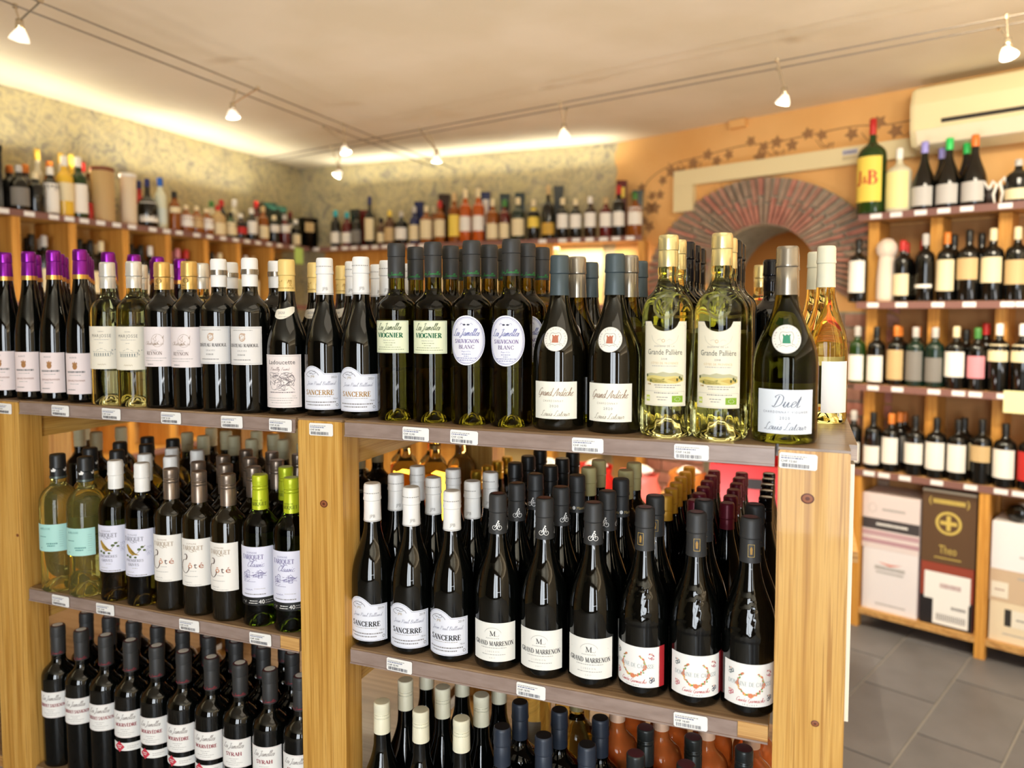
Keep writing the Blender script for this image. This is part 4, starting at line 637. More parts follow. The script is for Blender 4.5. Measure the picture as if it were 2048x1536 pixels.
R2=[('bord', -1.367, 4.048, 0.32, 0.045, 'black', 'black', 'white', 0.15, 0.65), ('bord', -1.158, 4.048, 0.3, 0.04, 'black', 'red', 'cream', 0.1, 0.45), ('bord', -1.161, 4.138, 0.295, 0.038, 'black', 'red', 'cream', 0.1, 0.45), ('bord', -1.097, 4.138, 0.3, 0.038, 'black', 'red', 'grey', 0.2, 0.4), ('bord', -1.057, 4.048, 0.325, 0.042, 'black', 'silver', 'white', 0.2, 0.25), ('bord', -0.96, 4.048, 0.325, 0.042, 'black', 'orange', 'cream', 0.15, 0.6), ('bord', -0.956, 4.138, 0.32, 0.04, 'black', 'black', 'grey', 0.15, 0.6), ('bord', -0.862, 4.048, 0.33, 0.048, 'black', 'black', 'tan', 0.3, 0.6), ('bord', -0.85, 4.138, 0.32, 0.045, 'black', 'black', 'tan', 0.3, 0.6), ('bord', -0.778, 4.048, 0.33, 0.046, 'black', 'cream', 'cream', 0.25, 0.6), ('bord', -0.685, 4.048, 0.33, 0.046, 'black', 'cream', 'tan', 0.22, 0.55)]
R3=[('bord', -1.361, 4.048, 0.29, 0.042, 'green', 'silver', 'white', 0.05, 0.5), ('bord', -1.268, 4.048, 0.29, 0.042, 'black', 'black', 'white', 0.05, 0.5), ('bord', -1.255, 4.138, 0.29, 0.04, 'black', 'black', 'white', 0.05, 0.5), ('bord', -1.174, 4.048, 0.295, 0.042, 'black', 'orange', 'tan', 0.1, 0.6), ('bord', -1.167, 4.138, 0.29, 0.04, 'black', 'orange', 'tan', 0.1, 0.6), ('bord', -1.139, 4.138, 0.29, 0.04, 'black', 'orange', 'tan', 0.1, 0.6), ('bord', -1.14, 4.228, 0.29, 0.04, 'black', 'orange', 'tan', 0.1, 0.6), ('bord', -1.067, 4.048, 0.29, 0.042, 'darkgreen', 'silver', 'grey', 0.1, 0.6), ('bord', -0.975, 4.048, 0.29, 0.042, 'darkgreen', 'silver', 'grey', 0.1, 0.5), ('bord', -0.969, 4.138, 0.27, 0.04, 'black', 'black', 'grey', 0.1, 0.5), ('bord', -0.897, 4.048, 0.295, 0.046, 'black', 'cream', 'white', 0.2, 0.6), ('bord', -0.889, 4.138, 0.28, 0.04, 'black', 'black', 'white', 0.1, 0.5), ('bord', -0.823, 4.048, 0.29, 0.04, 'black', 'green', 'pink', 0.2, 0.55), ('bord', -0.816, 4.138, 0.31, 0.04, 'black', 'red', 'white', 0.2, 0.55), ('bord', -0.764, 4.048, 0.31, 0.044, 'black', 'white', 'cream', 0.45, 0.7), ('bord', -0.688, 4.048, 0.31, 0.044, 'black', 'white', 'cream', 0.45, 0.7), ('bord', -0.655, 4.138, 0.3, 0.04, 'black', 'black', 'cream', 0.2, 0.55)]
R4=[('bord', -1.369, 4.048, 0.29, 0.042, 'black', 'silver', 'white', 0.1, 0.45), ('bord', -1.269, 4.048, 0.29, 0.042, 'black', 'black', 'white', 0.1, 0.42), ('bord', -1.27, 4.138, 0.28, 0.04, 'black', 'black', 'white', 0.1, 0.42), ('bord', -1.19, 4.048, 0.29, 0.042, 'black', 'orange', 'white', 0.15, 0.6), ('bord', -1.174, 4.138, 0.29, 0.04, 'black', 'orange', 'grey', 0.15, 0.6), ('bord', -1.178, 4.228, 0.28, 0.04, 'black', 'orange', 'grey', 0.15, 0.6), ('bord', -1.066, 4.048, 0.29, 0.046, 'black', 'black', 'white', 0.2, 0.55), ('bord', -0.982, 4.048, 0.29, 0.046, 'black', 'black', 'white', 0.15, 0.6), ('bord', -0.903, 4.048, 0.29, 0.044, 'black', 'black', 'white', 0.15, 0.6), ('bord', -0.966, 4.138, 0.28, 0.042, 'black', 'black', 'white', 0.15, 0.6), ('bord', -0.872, 4.138, 0.29, 0.042, 'black', 'black', 'cream', 0.15, 0.6), ('bord', -0.775, 4.048, 0.3, 0.044, 'black', 'black', 'tan', 0.35, 0.6), ('bord', -0.823, 4.138, 0.29, 0.04, 'black', 'black', 'pink', 0.3, 0.6), ('bord', -0.699, 4.048, 0.29, 0.047, 'black', 'black', 'white', 0.15, 0.6), ('bord', -0.628, 4.048, 0.29, 0.042, 'black', 'black', 'red', 0.15, 0.6)]
TAGL=[2.481, 2.609, 2.737, 2.823, 2.909, 3.008, 3.109, 3.211, 3.354, 3.457, 3.552, 3.693, 3.802, 3.921, 4.037, 4.147, 4.257, 4.372, 4.486, 4.633]
TAGB=[-3.466, -3.309, -3.212, -3.134, -3.04, -2.954, -2.87, -2.656, -2.563, -1.656, -1.516, -1.422, -1.33, -1.236, -1.153, -1.061]
TAG1=[-1.273, -1.18, -1.071, -0.972, -0.877, -0.726]
TAG2=[-1.276, -1.144, -0.984, -0.854, -0.704, -0.646]
TAG3=[-1.264, -1.151, -0.989, -0.886, -0.817, -0.705]
TAG4=[-1.272, -1.201, -1.105, -0.964, -0.823, -0.702, -0.632]
TAGT=[-1.696, -1.514, -1.364, -1.2, -1.045, -0.929, -0.838, -0.638, -0.544, -0.324, -0.159, -0.005]
TAGM=[-1.538, -1.403, -1.169, -0.989, -0.677, -0.422, -0.155]
DIVL=[2.545, 2.846, 3.174, 3.472, 3.782, 4.072, 4.412]
DIVB=[-3.434, -2.603, -1.603, -0.989]
# ------------------------------------------------------------------ the room
A = radians(22.0); NX, NY = sin(A), cos(A); EX, EY = cos(A), -sin(A)      # oblique right wall: normal, direction
KW = 4.29; CEIL = 2.765
def RW(s, t, z): return (EX*s+NX*t, EY*s+NY*t, z)                          # along wall, away from camera, up
b = MB(); b.box(-4.0, 3.6, -3.2, 7.2, -.12, -.006, M_GROUT); floor = struct(b.obj('floor'))
tile_mb = MB()
def tile_mesh(w, d):
    q = MB(); e = .004
    P = [(e, e, -.006), (w-e, e, -.006), (w-e, d-e, -.006), (e, d-e, -.006), (e, e, -.001), (w-e, e, -.001), (w-e, d-e, -.001), (e, d-e, -.001), (e+.003, e+.003, 0), (w-e-.003, e+.003, 0), (w-e-.003, d-e-.003, 0), (e+.003, d-e-.003, 0)]
    q.v = P; q.face([8, 9, 10, 11], M_TILE)
    for k in (0, 4):
        for i in range(4): j = (i+1) % 4; q.face([k+i, k+j, k+4+j, k+4+i], M_TILE)
    return q.mesh('tile')
TM = tile_mesh(.29, .58)
for i in range(-14, 10):                                                  # slate tiles laid along the oblique wall
    for j in range(-4, 9):
        s = -1.09+.29*i; t = 3.42-.58*2+.58*(j-2)+(.29 if i % 2 else 0)
        x, y, _ = RW(s, t, 0)
        if -3.9 < x < 3.0 and -3.0 < y < 5.0 and t < 4.2:
            o = link('tile', TM, floor, (x, y, random.uniform(-.0008, 0)), -A)
b = MB(); b.box(-4.0, 3.6, -3.2, 5.4, CEIL, CEIL+.1, M_CEIL); struct(b.obj('ceiling'))
def rough_wall(name, P0, P1, z0, z1, m, amp, nx, nz):
    from mathutils import noise, Vector
    q = MB(); L_ = sqrt((P1[0]-P0[0])**2+(P1[1]-P0[1])**2); ux, uy = (P1[0]-P0[0])/L_, (P1[1]-P0[1])/L_
    for i in range(nx+1):
        for j in range(nz+1):
            u = L_*i/nx; z = z0+(z1-z0)*j/nz; v = Vector((P0[0]+ux*u, P0[1]+uy*u, z)); d = amp*(noise.noise(v*7)+.6*noise.noise(v*17))
            q.v.append((v.x+uy*d, v.y-ux*d, z))
    for i in range(nx):
        for j in range(nz): a = i*(nz+1)+j; c = a+nz+1; q.face([a, c, c+1, a+1], m)
    return struct(q.obj(name, smooth=True))
rough_wall('wall_left', (-3.8, -3.0), (-3.8, 5.18), 0, CEIL, M_STONE, .011, 190, 62)
rough_wall('wall_back', (-3.86, 5.12), (-1.13, 5.12), 0, CEIL, M_STONE, .011, 70, 62)
# oblique wall with an arched opening: opening ellipse centre s=-2.0, half-width .36 spring z 1.82
S0, RX, ZS, RZ = -2.0, .345, 1.80, .33
wr = MB(); N = 26
arc = [(S0+RX*cos(pi*i/N), ZS+RZ*sin(pi*i/N)) for i in range(N+1)]        # right to left
for i in range(N):                                                        # wall face above the arch
    (s1, z1), (s2, z2) = arc[i], arc[i+1]; k = len(wr.v); wr.v += [RW(s1, KW, z1), RW(s2, KW, z2), RW(s2, KW, CEIL), RW(s1, KW, CEIL)]; wr.face([k+1, k, k+3, k+2], M_ORANGE)
    k = len(wr.v); wr.v += [RW(s1, KW, z1), RW(s2, KW, z2), RW(s2, KW+.45, z2), RW(s1, KW+.45, z1)]; wr.face([k, k+1, k+2, k+3], M_MORTAR)
for a0, a1 in ((-3.06, S0-RX), (S0+RX, 3.6)):
    k = len(wr.v); wr.v += [RW(a0, KW, 0), RW(a1, KW, 0), RW(a1, KW, CEIL), RW(a0, KW, CEIL)]; wr.face([k, k+1, k+2, k+3], M_ORANGE)
for a0 in (S0-RX, S0+RX):
    k = len(wr.v); wr.v += [RW(a0, KW, 0), RW(a0, KW+.45, 0), RW(a0, KW+.45, ZS), RW(a0, KW, ZS)]; wr.face([k, k+1, k+2, k+3], M_MORTAR)
wall_r = struct(wr.obj('wall_right'))
# mortar bed and bricks of the arch
SC, ZC_, RO = -2.03, 1.60, .805
def outer(a): return (SC+RO*cos(a), ZC_+RO*sin(a))
def inner(a): return (S0+RX*cos(a), ZS+RZ*sin(a))
b = MB()
for i in range(40):
    a, c = radians(-6+192*i/40), radians(-6+192*(i+1)/40); k = len(b.v)
    P = [inner(max(0, min(pi, a))), outer(a), outer(c), inner(max(0, min(pi, c)))]
    b.v += [RW(s, KW-.012, z) for s, z in P]+[RW(s, KW+.01, z) for s, z in P]; b.face([k, k+1, k+2, k+3], M_MORTAR); b.face([k+1, k+5, k+6, k+2], M_MORTAR)
b.box(S0+RX, -1.25, KW-.012, KW+.01, 0, 1.62, M_MORTAR, T=lambda p: RW(*p)); b.box(-2.82, S0-RX, KW-.012, KW+.01, 0, 1.62, M_MORTAR, T=lambda p: RW(*p))
b.obj('mortar_bed', wall_r)
rb = random.Random(3)
NB = 50
for i in range(NB):
    a0 = radians(-4+188*i/NB)+.013; a1 = radians(-4+188*(i+1)/NB)-.016; sp = .45 if i % 2 else .60
    for f0, f1 in ((0.02, sp-.025), (sp+.025, .99)):
        q = MB(); P = []
        for a, f in ((a0, f0), (a0, f1), (a1, f1), (a1, f0)):
            (si, zi), (so, zo) = inner(max(.0, min(pi, a))), outer(a); P.append((si+(so-si)*f, zi+(zo-zi)*f))
        q.prism(P, KW-.03-rb.uniform(0, .012), KW-.01, rb.choice((M_BRICK1, M_BRICK2, M_BRICK3)), T=lambda p: RW(p[0], p[1], p[2])); q.obj('brick', wall_r)
bm_ = {}
for side, (a0, a1) in (('r', (S0+RX, -1.25)), ('l', (-2.82, S0-RX))):
    for c in range(4, 20):
        z = .02+c*.08; cut = a0+(a1-a0)*(.36 if c % 2 else .62)
        for x0, x1 in ((a0+.004, cut-.006), (cut+.006, a1-.004)):
            key = round(x1-x0, 3)
            m = rb.choice((M_BRICK1, M_BRICK2, M_BRICK3)); kk = (key, m.name)
            if kk not in bm_: q = MB(); q.box(0, x1-x0, -.026, -.01, 0, .066, m); bm_[kk] = q.mesh('brick')
            x, y, _ = RW(x0, KW-rb.uniform(0, .008), z); link('brick', bm_[kk], wall_r, (x, y, z), -A)
# painted vine along the ochre wall
vine = I(158, 116, 74); p = Print()
V = [(-2.86, 2.30), (-2.80, 2.47), (-2.62, 2.56), (-2.40, 2.585), (-2.15, 2.61), (-1.95, 2.60), (-1.75, 2.61), (-1.5, 2.62), (-1.32, 2.60), (-1.1, 2.61)]
p.stroke(crom(V, 6), .007, vine)
rv = random.Random(8)
def leaf(cx, cz, r, rot):
    P = []
    for i in range(10): a = rot+2*pi*i/10; rr = r*(1.35 if i % 2 == 0 else .72); P.append((cx+rr*cos(a), cz+rr*sin(a)))
    for i in range(10): p.poly([(cx, cz), P[i], P[(i+1) % 10]], vine, 2)
for (x, z) in ((-2.84, 2.44), (-2.76, 2.38), (-2.68, 2.47), (-2.78, 2.30), (-2.62, 2.52), (-2.46, 2.55), (-2.30, 2.545), (-2.22, 2.57), (-2.08, 2.63), (-1.92, 2.60), (-1.83, 2.57), (-1.74, 2.62), (-1.66, 2.60), (-1.5, 2.58), (-1.36, 2.62), (-1.28, 2.56), (-2.02, 2.53), (-2.82, 2.22), (-2.74, 2.30), (-2.70, 2.38), (-2.78, 2.18), (-2.55, 2.50), (-2.36, 2.59), (-2.0, 2.585)): leaf(x, z, rv.uniform(.026, .038), rv.uniform(0, 3)); 
for i in range(9): t = rv.uniform(-2.8, -1.2); z0 = 2.58; p.stroke(crom([(t, z0), (t+.04, z0-.05), (t+.08, z0-.03), (t+.07, z0-.06)]), .005, vine)
link('painted_vine', p.flat('vine', lambda x, z, l: RW(x, KW-l, z)), wall_r)
# back room seen through the arch
b = MB(); m = mat('backroom_ochre', (206, 152, 86), .8)
for P in ([RW(-3.4, 6.5, 0), RW(-.3, 6.5, 0), RW(-.3, 6.5, 2.6), RW(-3.4, 6.5, 2.6)], [RW(-3.4, KW+.45, 0), RW(-3.4, 6.5, 0), RW(-3.4, 6.5, 2.6), RW(-3.4, KW+.45, 2.6)], [RW(-.3, 6.5, 0), RW(-.3, KW+.45, 0), RW(-.3, KW+.45, 2.6), RW(-.3, 6.5, 2.6)], [RW(-3.4, KW+.45, 2.6), RW(-3.4, 6.5, 2.6), RW(-.3, 6.5, 2.6), RW(-.3, KW+.45, 2.6)]): k = len(b.v); b.v += P; b.face([k, k+1, k+2, k+3], m)
struct(b.obj('wall_backroom'))
# closing walls: behind the camera (with windows) and to the right
b = MB(); xs = [-4.0]
for x0, x1 in WINS: xs += [x0, x1]
xs.append(3.6)
for i in range(0, len(xs)-1, 2): b.box(xs[i], xs[i+1], -3.0, -2.86, 0, CEIL, M_FRONTWALL)
for x0, x1 in WINS: b.box(x0, x1, -3.0, -2.86, 0, .14, M_FRONTWALL); b.box(x0, x1, -3.0, -2.86, 2.58, CEIL, M_FRONTWALL)
struct(b.obj('wall_front'))
for i, (x0, x1) in enumerate(WINS):
    q = MB(); fr = .02
    for u in ((x0, x0+fr), (x1-fr, x1)): q.box(u[0], u[1], -2.90, -2.85, .14, 2.58, M_WHITE)
    for z in (.14, 2.58-fr): q.box(x0, x1, -2.90, -2.85, z, z+fr, M_WHITE)
    struct(q.obj('window_%d' % (i+1)))
b = MB(); b.box(2.6, 2.7, -3.0, 3.6, 0, CEIL, M_SIDEWALL); struct(b.obj('wall_side'))
# cream cable duct over the arch
t = thing('cable_duct', 'cream plastic cable duct running above the brick arch', 'duct')
b = MB(); b.box(-2.571, -1.05, KW-.05, KW-.001, 2.41, 2.505, M_CREAMPL, T=lambda p: RW(*p)); b.obj('horizontal_run', t)
b = MB(); b.box(-2.571, -2.437, KW-.05, KW-.001, 2.25, 2.409, M_CREAMPL, T=lambda p: RW(*p)); b.obj('vertical_run', t)
p = Print(); p.quad(-1.53, 2.462, -1.45, 2.49, I(196, 196, 206)); p.quad(-1.53, 2.435, -1.44, 2.455, I(206, 190, 150)); p.sans('DAIKIN', -1.49, 2.466, .018, I(120, 120, 150), .06) if False else p.fine(-1.525, -1.455, 2.468, .012, I(120, 120, 150), 3)
link('sticker', p.flat('sticker', lambda x, z, l: RW(x, KW-.05-l, z)), t)
b = MB(); b.box(-2.20, -2.10, KW-.045, KW-.001, 2.715, 2.762, M_ORANGE, T=lambda p: RW(*p)); tag(b.obj('junction_box'), 'small ochre junction box on the wall just under the ceiling', 'box')
# air conditioner
ac = thing('air_conditioner', 'cream wall-mounted air conditioner above the right shelves', 'air conditioner')
pf = [(KW-.001, 2.72), (KW-.001, 2.42), (KW-.10, 2.40), (KW-.19, 2.425), (KW-.225, 2.50), (KW-.23, 2.62), (KW-.20, 2.70), (KW-.15, 2.72)]
def acx(name, s0, s1, P, m):
    q = MB(); k = len(P); q.v = [RW(s0, t, z) for t, z in P]+[RW(s1, t, z) for t, z in P]; q.face(list(range(k))[::-1], m); q.face([k+i for i in range(k)], m)
    for i in range(k): j = (i+1) % k; q.face([i, j, k+j, k+i], m)
    return q.obj(name, ac)
acx('housing', -1.135, -.25, pf, M_CREAMPL)
acx('end_cap', -1.150, -1.136, [(KW-.001, 2.715), (KW-.001, 2.425), (KW-.10, 2.405), (KW-.18, 2.43), (KW-.215, 2.50), (KW-.22, 2.62), (KW-.19, 2.695), (KW-.15, 2.715)], M_CREAMPL)
acx('air_slot', -1.01, -.30, [(KW-.2285, 2.518), (KW-.2345, 2.52), (KW-.2345, 2.536), (KW-.2285, 2.534)], mat('dark_slot', (40, 34, 28), .6))
acx('front_flap', -1.12, -.27, [(KW-.196, 2.425), (KW-.208, 2.43), (KW-.234, 2.497), (KW-.224, 2.497)], mat('pale_flap', (236, 222, 190), .45))
# ------------------------------------------------------------------ gondola
ZT, ZM, ZL = 1.42, .9907, .5686; YF, YB = 1.18, 1.99
PX = [-1.699, -.842, .0165]; HW = .0492
g = thing('gondola_shelving', 'pine gondola shelving in the foreground full of wine bottles', 'shelving')
for x in PX+[-2.557]:
    for y0, y1 in ((YF, YF+.055), (YB-.09, YB)):
        b = MB(); e = .0025
        b.prism([(x-HW+e, 0), (x+HW-e, 0), (x+HW, e), (x+HW, ZT-.004-e), (x+HW-e, ZT-.004), (x-HW+e, ZT-.004), (x-HW, ZT-.004-e), (x-HW, e)], y0, y1, PINE_Z); b.obj('post', g)
    for z in (ZT, ZM, ZL):
        b = MB(); b.box(x-HW+.012, x+HW-.004, YF+.056, YB-.091, z-.090, z-.034 if z < ZT else z-.03, PINE_Y); b.obj('side_rail', g)
b = MB(); b.box(PX[0]-HW-.86, PX[2]+HW+.012, YF+.058, YB+.01, ZT-.024, ZT, M_SHELFTOP); b.obj('top_board', g)
for x in PX: 
    b = MB(); b.box(x-HW, x+HW, YF+.001, YF+.057, ZT-.004, ZT, M_SHELFTOP); b.obj('post_cap', g)
BAYS = [(-2.557+HW+.004, PX[0]-HW-.004), (PX[0]+HW+.0045, PX[1]-HW-.0055), (PX[1]+HW+.006, PX[2]-HW-.005)]
for bi, (x0, x1) in enumerate(BAYS):
    b = MB(); b.box(x0, x1, YF+.0015, YF+.057, ZT-.022, ZT, M_SHELFTOP); b.obj('shelf_nosing', g)
    b = MB(); b.box(x0, x1, YF-.0005, YF+.0012, ZT-.0289, ZT-.0035, M_LIP); b.box(x0, x1, YF-.0025, YF+.0012, ZT-.0295, ZT-.0265, M_LIP); b.obj('lip_strip', g)
    for z in (ZM, ZL):
        b = MB(); b.box(x0+.004, x1-.002, YF+.005, YB-.004, z-.028, z, M_SHELFTOP); b.obj('shelf_board', g)
        b = MB(); b.box(x0+.004, x1-.047, YF+.003, YF+.0046, z-.0285, z-.003, M_LIP); b.box(x0+.004, x1-.002, YF+.0012, YF+.0046, z-.0295, z-.0265, M_LIP); b.obj('lip_strip', g)
        b = MB(); b.box(x1-.046, x1-.002, YF+.003, YF+.0048, z-.0265, z-.002, PINE_X); b.obj('bare_lip_end', g)
b = MB(); b.box(PX[2]+HW+.003, PX[2]+HW+.009, YF+.06, YB-.3, .99, ZT-.03, mat('cream_board', (244, 236, 216), .5)); b.obj('end_panel', g)
b = MB(); b.lathe([(0, 0), (.0085, 0), (.0085, .0003), (.0066, .0005)], 18, mat('knot_rim', (96, 46, 24), .5)); b.lathe([(.0066, .0005), (.003, .0007)], 18, mat('knot_wood', (150, 88, 52), .5)); b.lathe([(.003, .0007), (0, .0008)], 18, mat('knot_rim', (96, 46, 24), .5)); kn = b.mesh('knot')
for x, z, s in ((.009, ZT-.074, 1.), (.0265, ZT-.411, .62), (-.835, ZT-.16, .9), (-1.668, ZT-.31, .45)):
    o = link('knot', kn, g, (x, YF-.0002, z)); o.rotation_euler = (radians(90), 0, 0); o.scale = (s*1.1, s*.92, 1)
def price_tag(x, y, z, price, lines=True, wd=.0525, ht=.0235):
    q = MB(); c = .0022; w, h = wd/2, ht/2
    q.prism([(-w+c, -h), (w-c, -h), (w, -h+c), (w, h-c), (w-c, h), (-w+c, h), (-w, h-c), (-w, -h+c)], -.0006, 0, M_PAPER); o = link('price_tag', q.mesh('price_tag'), g, (x, y, z))
    o.rotation_euler = (0, radians(random.uniform(-1.5, 1.5)), 0)
    p = Print(); rr = random.Random(int(abs(x)*1e4))
    p.fine(-w+.0025, w*.45, h-.0055, .0014, LG, seed=rr.randrange(999)); p.fine(-w+.0025, w*.25, h-.0085, .0016, I(120, 126, 160), seed=rr.randrange(999))
    p.sans(price, -w+.0025, -.0022, .0033, M_INK, .022, align='l', track=0); xx = -w+.004
    while xx < w*.62:
        bw = rr.choice((.0004, .0007, .0011)); p.quad(xx, -h+.002, xx+bw, -h+.0075, I(70, 70, 84)); xx += bw+rr.choice((.0005, .0008, .0012))
    link('lettering', p.flat('tagprint', lambda a, c_, l: (a, -.0006-l, c_)), o)
PRI = ['CHF 16.50', 'CHF 14.90', 'CHF 13.50', 'CHF 21.50', 'CHF 19.80', 'CHF 42.00', 'CHF 20.90', 'CHF 12.90', 'CHF 12.90', 'CHF 14.90', 'CHF 14.50', 'CHF 12.60']
for x, pr_ in zip(TAGT, PRI):
    onpost = min(abs(x-q) for q in PX) < HW
    price_tag(x, YF-.0012 if onpost else YF-.0027, ZT-.016 if not onpost else ZT-.0195, pr_)
for x, pr_ in zip(TAGM, ['CHF 13.50', 'CHF 14.90', 'CHF 16.50', 'CHF 10.90', 'CHF 22.90', 'CHF 18.90', 'CHF 16.60']): price_tag(x, YF+.0005, ZM-.0155, pr_)
# ------------------------------------------------------------------ wine bottles on the gondola
PLACED = []
def row(kind, xs, y, z, where, rowname, jit=.003):
    k = K[kind]
    for i, x in enumerate(xs): PLACED.append([kind, x, y+random.uniform(-jit, jit), z, where, rowname])
def column(kind, x, ys, z, where, rname, sx=0):
    for i, y in enumerate(ys): PLACED.append([kind, x+sx*i, y, z, where, rname[i] if isinstance(rname, (list, tuple)) else rname])
T_, F_ = 'gondola top', 'front row'
R2_, R3_, R4_ = 'second row', 'third row', 'fourth row'
for x in (-1.744, -1.664, -1.584, -1.502): column('flute', x, [1.228+.078*i for i in range(5)], ZT, T_, [F_, R2_, R3_, R4_, 'fifth row'], -.006)
for x in (-1.410, -1.334): column('house', x, [1.218, 1.305], ZT, T_, [F_, R2_])
for x in (-1.260, -1.187): column('goldcap', x, [1.222], ZT, T_, [F_])
column('house', -1.245, [1.318], ZT, T_, [R2_])
column('crest', -1.165, [1.318], ZT, T_, [R2_])
for x in (-1.112, -1.034): column('crest', x, [1.224], ZT, T_, [F_])
column('crest', -1.045, [1.318], ZT, T_, [R2_])
column('collar', -.956, [1.238, 1.340, 1.450], ZT, T_, [F_, R2_, R3_], -.0055)
for x in (-.873, -.791): column('sancerre_white', x, [1.247, 1.355, 1.462], ZT, T_, [F_, R2_, R3_], -.006)
for x in (-.710, -.634): column('viognier', x, [1.240, 1.322, 1.404], ZT, T_, [F_, R2_, R3_], -.004)
for x in (-.557, -.481): column('oval', x, [1.240, 1.328, 1.42], ZT, T_, [F_, R2_, R3_], -.003)
for x in (-.395, -.298):
    column('ardeche', x, [1.248, 1.446], ZT, T_, [F_, R3_]); column('duet', x+.002, [1.348], ZT, T_, [R2_])
for x in (-.208, -.124): column('disc', x, [1.238, 1.326], ZT, T_, [F_, R2_])
column('shinyblack', -.204, [1.410, 1.490, 1.570], ZT, T_, [R3_, R4_, 'fifth row']); column('shinyblack', -.122, [1.410, 1.490], ZT, T_, [R3_, R4_])
column('duet', -.027, [1.250, 1.375], ZT, T_, [F_, R2_])
column('bigdark', -.062, [1.555], ZT, T_, 'middle'); column('yellow', .034, [1.490], ZT, T_, 'far end'); column('yellow', .018, [1.63], ZT, T_, 'farther end')
for x in (-1.60, -1.30, -1.10, -1.02, -.94, -.86): column('ivorydark', x, [1.86], ZT, T_, 'far row')
for x in (-.18, -.10): column('goldclear', x, [1.90], ZT, T_, 'far row')
ML = 'left middle shelf'
for x in (-1.578, -1.492): column('mint', x, [1.216+.084*i for i in range(4)], ZM, ML, [F_, R2_, R3_, R4_])
for x in (-1.406, -1.329): column('bird', x, [1.220, 1.300, 1.380], ZM, ML, [F_, R2_, R3_])
for x in (-1.252, -1.176, -1.100): column('cote', x, [1.224, 1.302, 1.380, 1.457], ZM, ML, [F_, R2_, R3_, R4_])
for x in (-1.022, -.945): column('classic', x, [1.228, 1.310], ZM, ML, [F_, R2_]); column('greyscrew', x, [1.390], ZM, ML, [R3_])
for i, x in enumerate((-1.575, -1.495, -1.415, -1.335, -1.255, -1.175, -1.09, -1.01)): column('ivorydark', x, [1.575, 1.66] if i % 2 else [1.60, 1.69], ZM, ML, ['fifth row', 'sixth row'])
for x, y in ((-1.92, 1.55), (-1.82, 1.52), (-1.83, 1.61), (-2.0, 1.63)): column('ivorydark', x, [y], ZM, 'beyond left post', 'middle shelf')
for x, y in ((-.985, 1.76), (-.955, 1.86), (-.905, 1.775), (-1.04, 1.85), (-.87, 1.86)): column('amberclear', x, [y], ZM, ML, 'rear')
MR = 'right middle shelf'
for x in (-.762, -.678, -.594): column('sancerre_red', x, [1.232, 1.318, 1.404], ZM, MR, [F_, R2_, R3_], .002)
for x in (-.505, -.417, -.329): column('cyclist', x, [1.236, 1.325], ZM, MR, [F_, R2_], .002)
for x in (-.413, -.325): column('moon', x, [1.424], ZM, MR, R3_)
column('cyclist', -.497, [1.415], ZM, MR, R3_)
for x in (-.241, -.157, -.0735): column('wreath', x, [1.236, 1.322], ZM, MR, [F_, R2_], .001)
for x in (-.575, -.495): column('blackcap', x, [1.505, 1.588, 1.67], ZM, MR, [R4_, 'fifth row', 'sixth row'])
for x in (-.414, -.336): column('ochrewax', x, [1.515, 1.597], ZM, MR, [R4_, 'fifth row'])
nmr = [R4_, 'fifth row', 'sixth row', 'seventh row', 'eighth row', 'ninth row']
column('halforange', -.268, [1.60+.0625*i for i in range(6)], ZM, MR, nmr, .001)
column('halfmaroon', -.205, [1.58+.0625*i for i in range(6)], ZM, MR, nmr, .001)
column('halfmaroon', -.140, [1.58+.0625*i for i in range(6)], ZM, MR, nmr, .001); column('halfblack', -.069, [1.66+.0625*i for i in range(5)], ZM, MR, nmr, -.001)
column('halfgold', -.742, [1.68+.065*i for i in range(4)], ZM, MR, nmr, .001)
LL = 'left bottom shelf'
for kd, xs in (('cab_red', (-1.610, -1.535, -1.459)), ('mourv', (-1.384, -1.308, -1.232, -1.156)), ('syrah', (-1.081, -1.005, -.929))):
    for x in xs: column(kd, x, [1.226, 1.306, 1.386], ZL, LL, [F_, R2_, R3_], -.006)
LR = 'right bottom shelf'
for x in (-.742, -.658, -.574): column('ivoryscrew', x, [1.226, 1.318, 1.41], ZL, LR, [F_, R2_, R3_])
for x in (-.494, -.415, -.336): column('navycap', x, [1.228, 1.320], ZL, LR, [F_, R2_])
for x in (-.252, -.168): column('maroontop', x, [1.232, 1.318], ZL, LR, [F_, R2_])
column('maroontop', -.082, [1.314], ZL, LR, [R2_])
for x in (-.325, -.240, -.155, -.075): column('rose', x, [1.41, 1.497], ZL, LR, [R3_, R4_])
for x in (-.55, -.46): column('goldclear', x, [1.56], ZL, LR, 'rear')
column('goldclear', -.41, [1.42], ZL, LR, R3_)
from collections import defaultdict
cnt = defaultdict(list)
for r_ in PLACED: cnt[(r_[0], r_[4], r_[5])].append(r_)
rt = random.Random(11)
for (kd, where, rn), L_ in cnt.items():
    L_.sort(key=lambda r: r[1]); k = K[kd]; many = len([1 for q in PLACED if q[0] == kd]) > 1
    for i, (_, x, y, z, _, _) in enumerate(L_):
        face = .42*atan2(-x-.05, y) if kd != 'yellow' else radians(38)
        if rn != F_: face += rt.uniform(-.5, .5)
        if kd == 'wreath' and rn == F_: face += (-.28, .12, .16)[i]
        lb = k.desc+(', '+nth(i)+' from left' if len(L_) > 1 else '')+', '+rn+', '+where
        k.put(x, y, z, face+rt.uniform(-.06, .06), lb, k.plural if many else None)
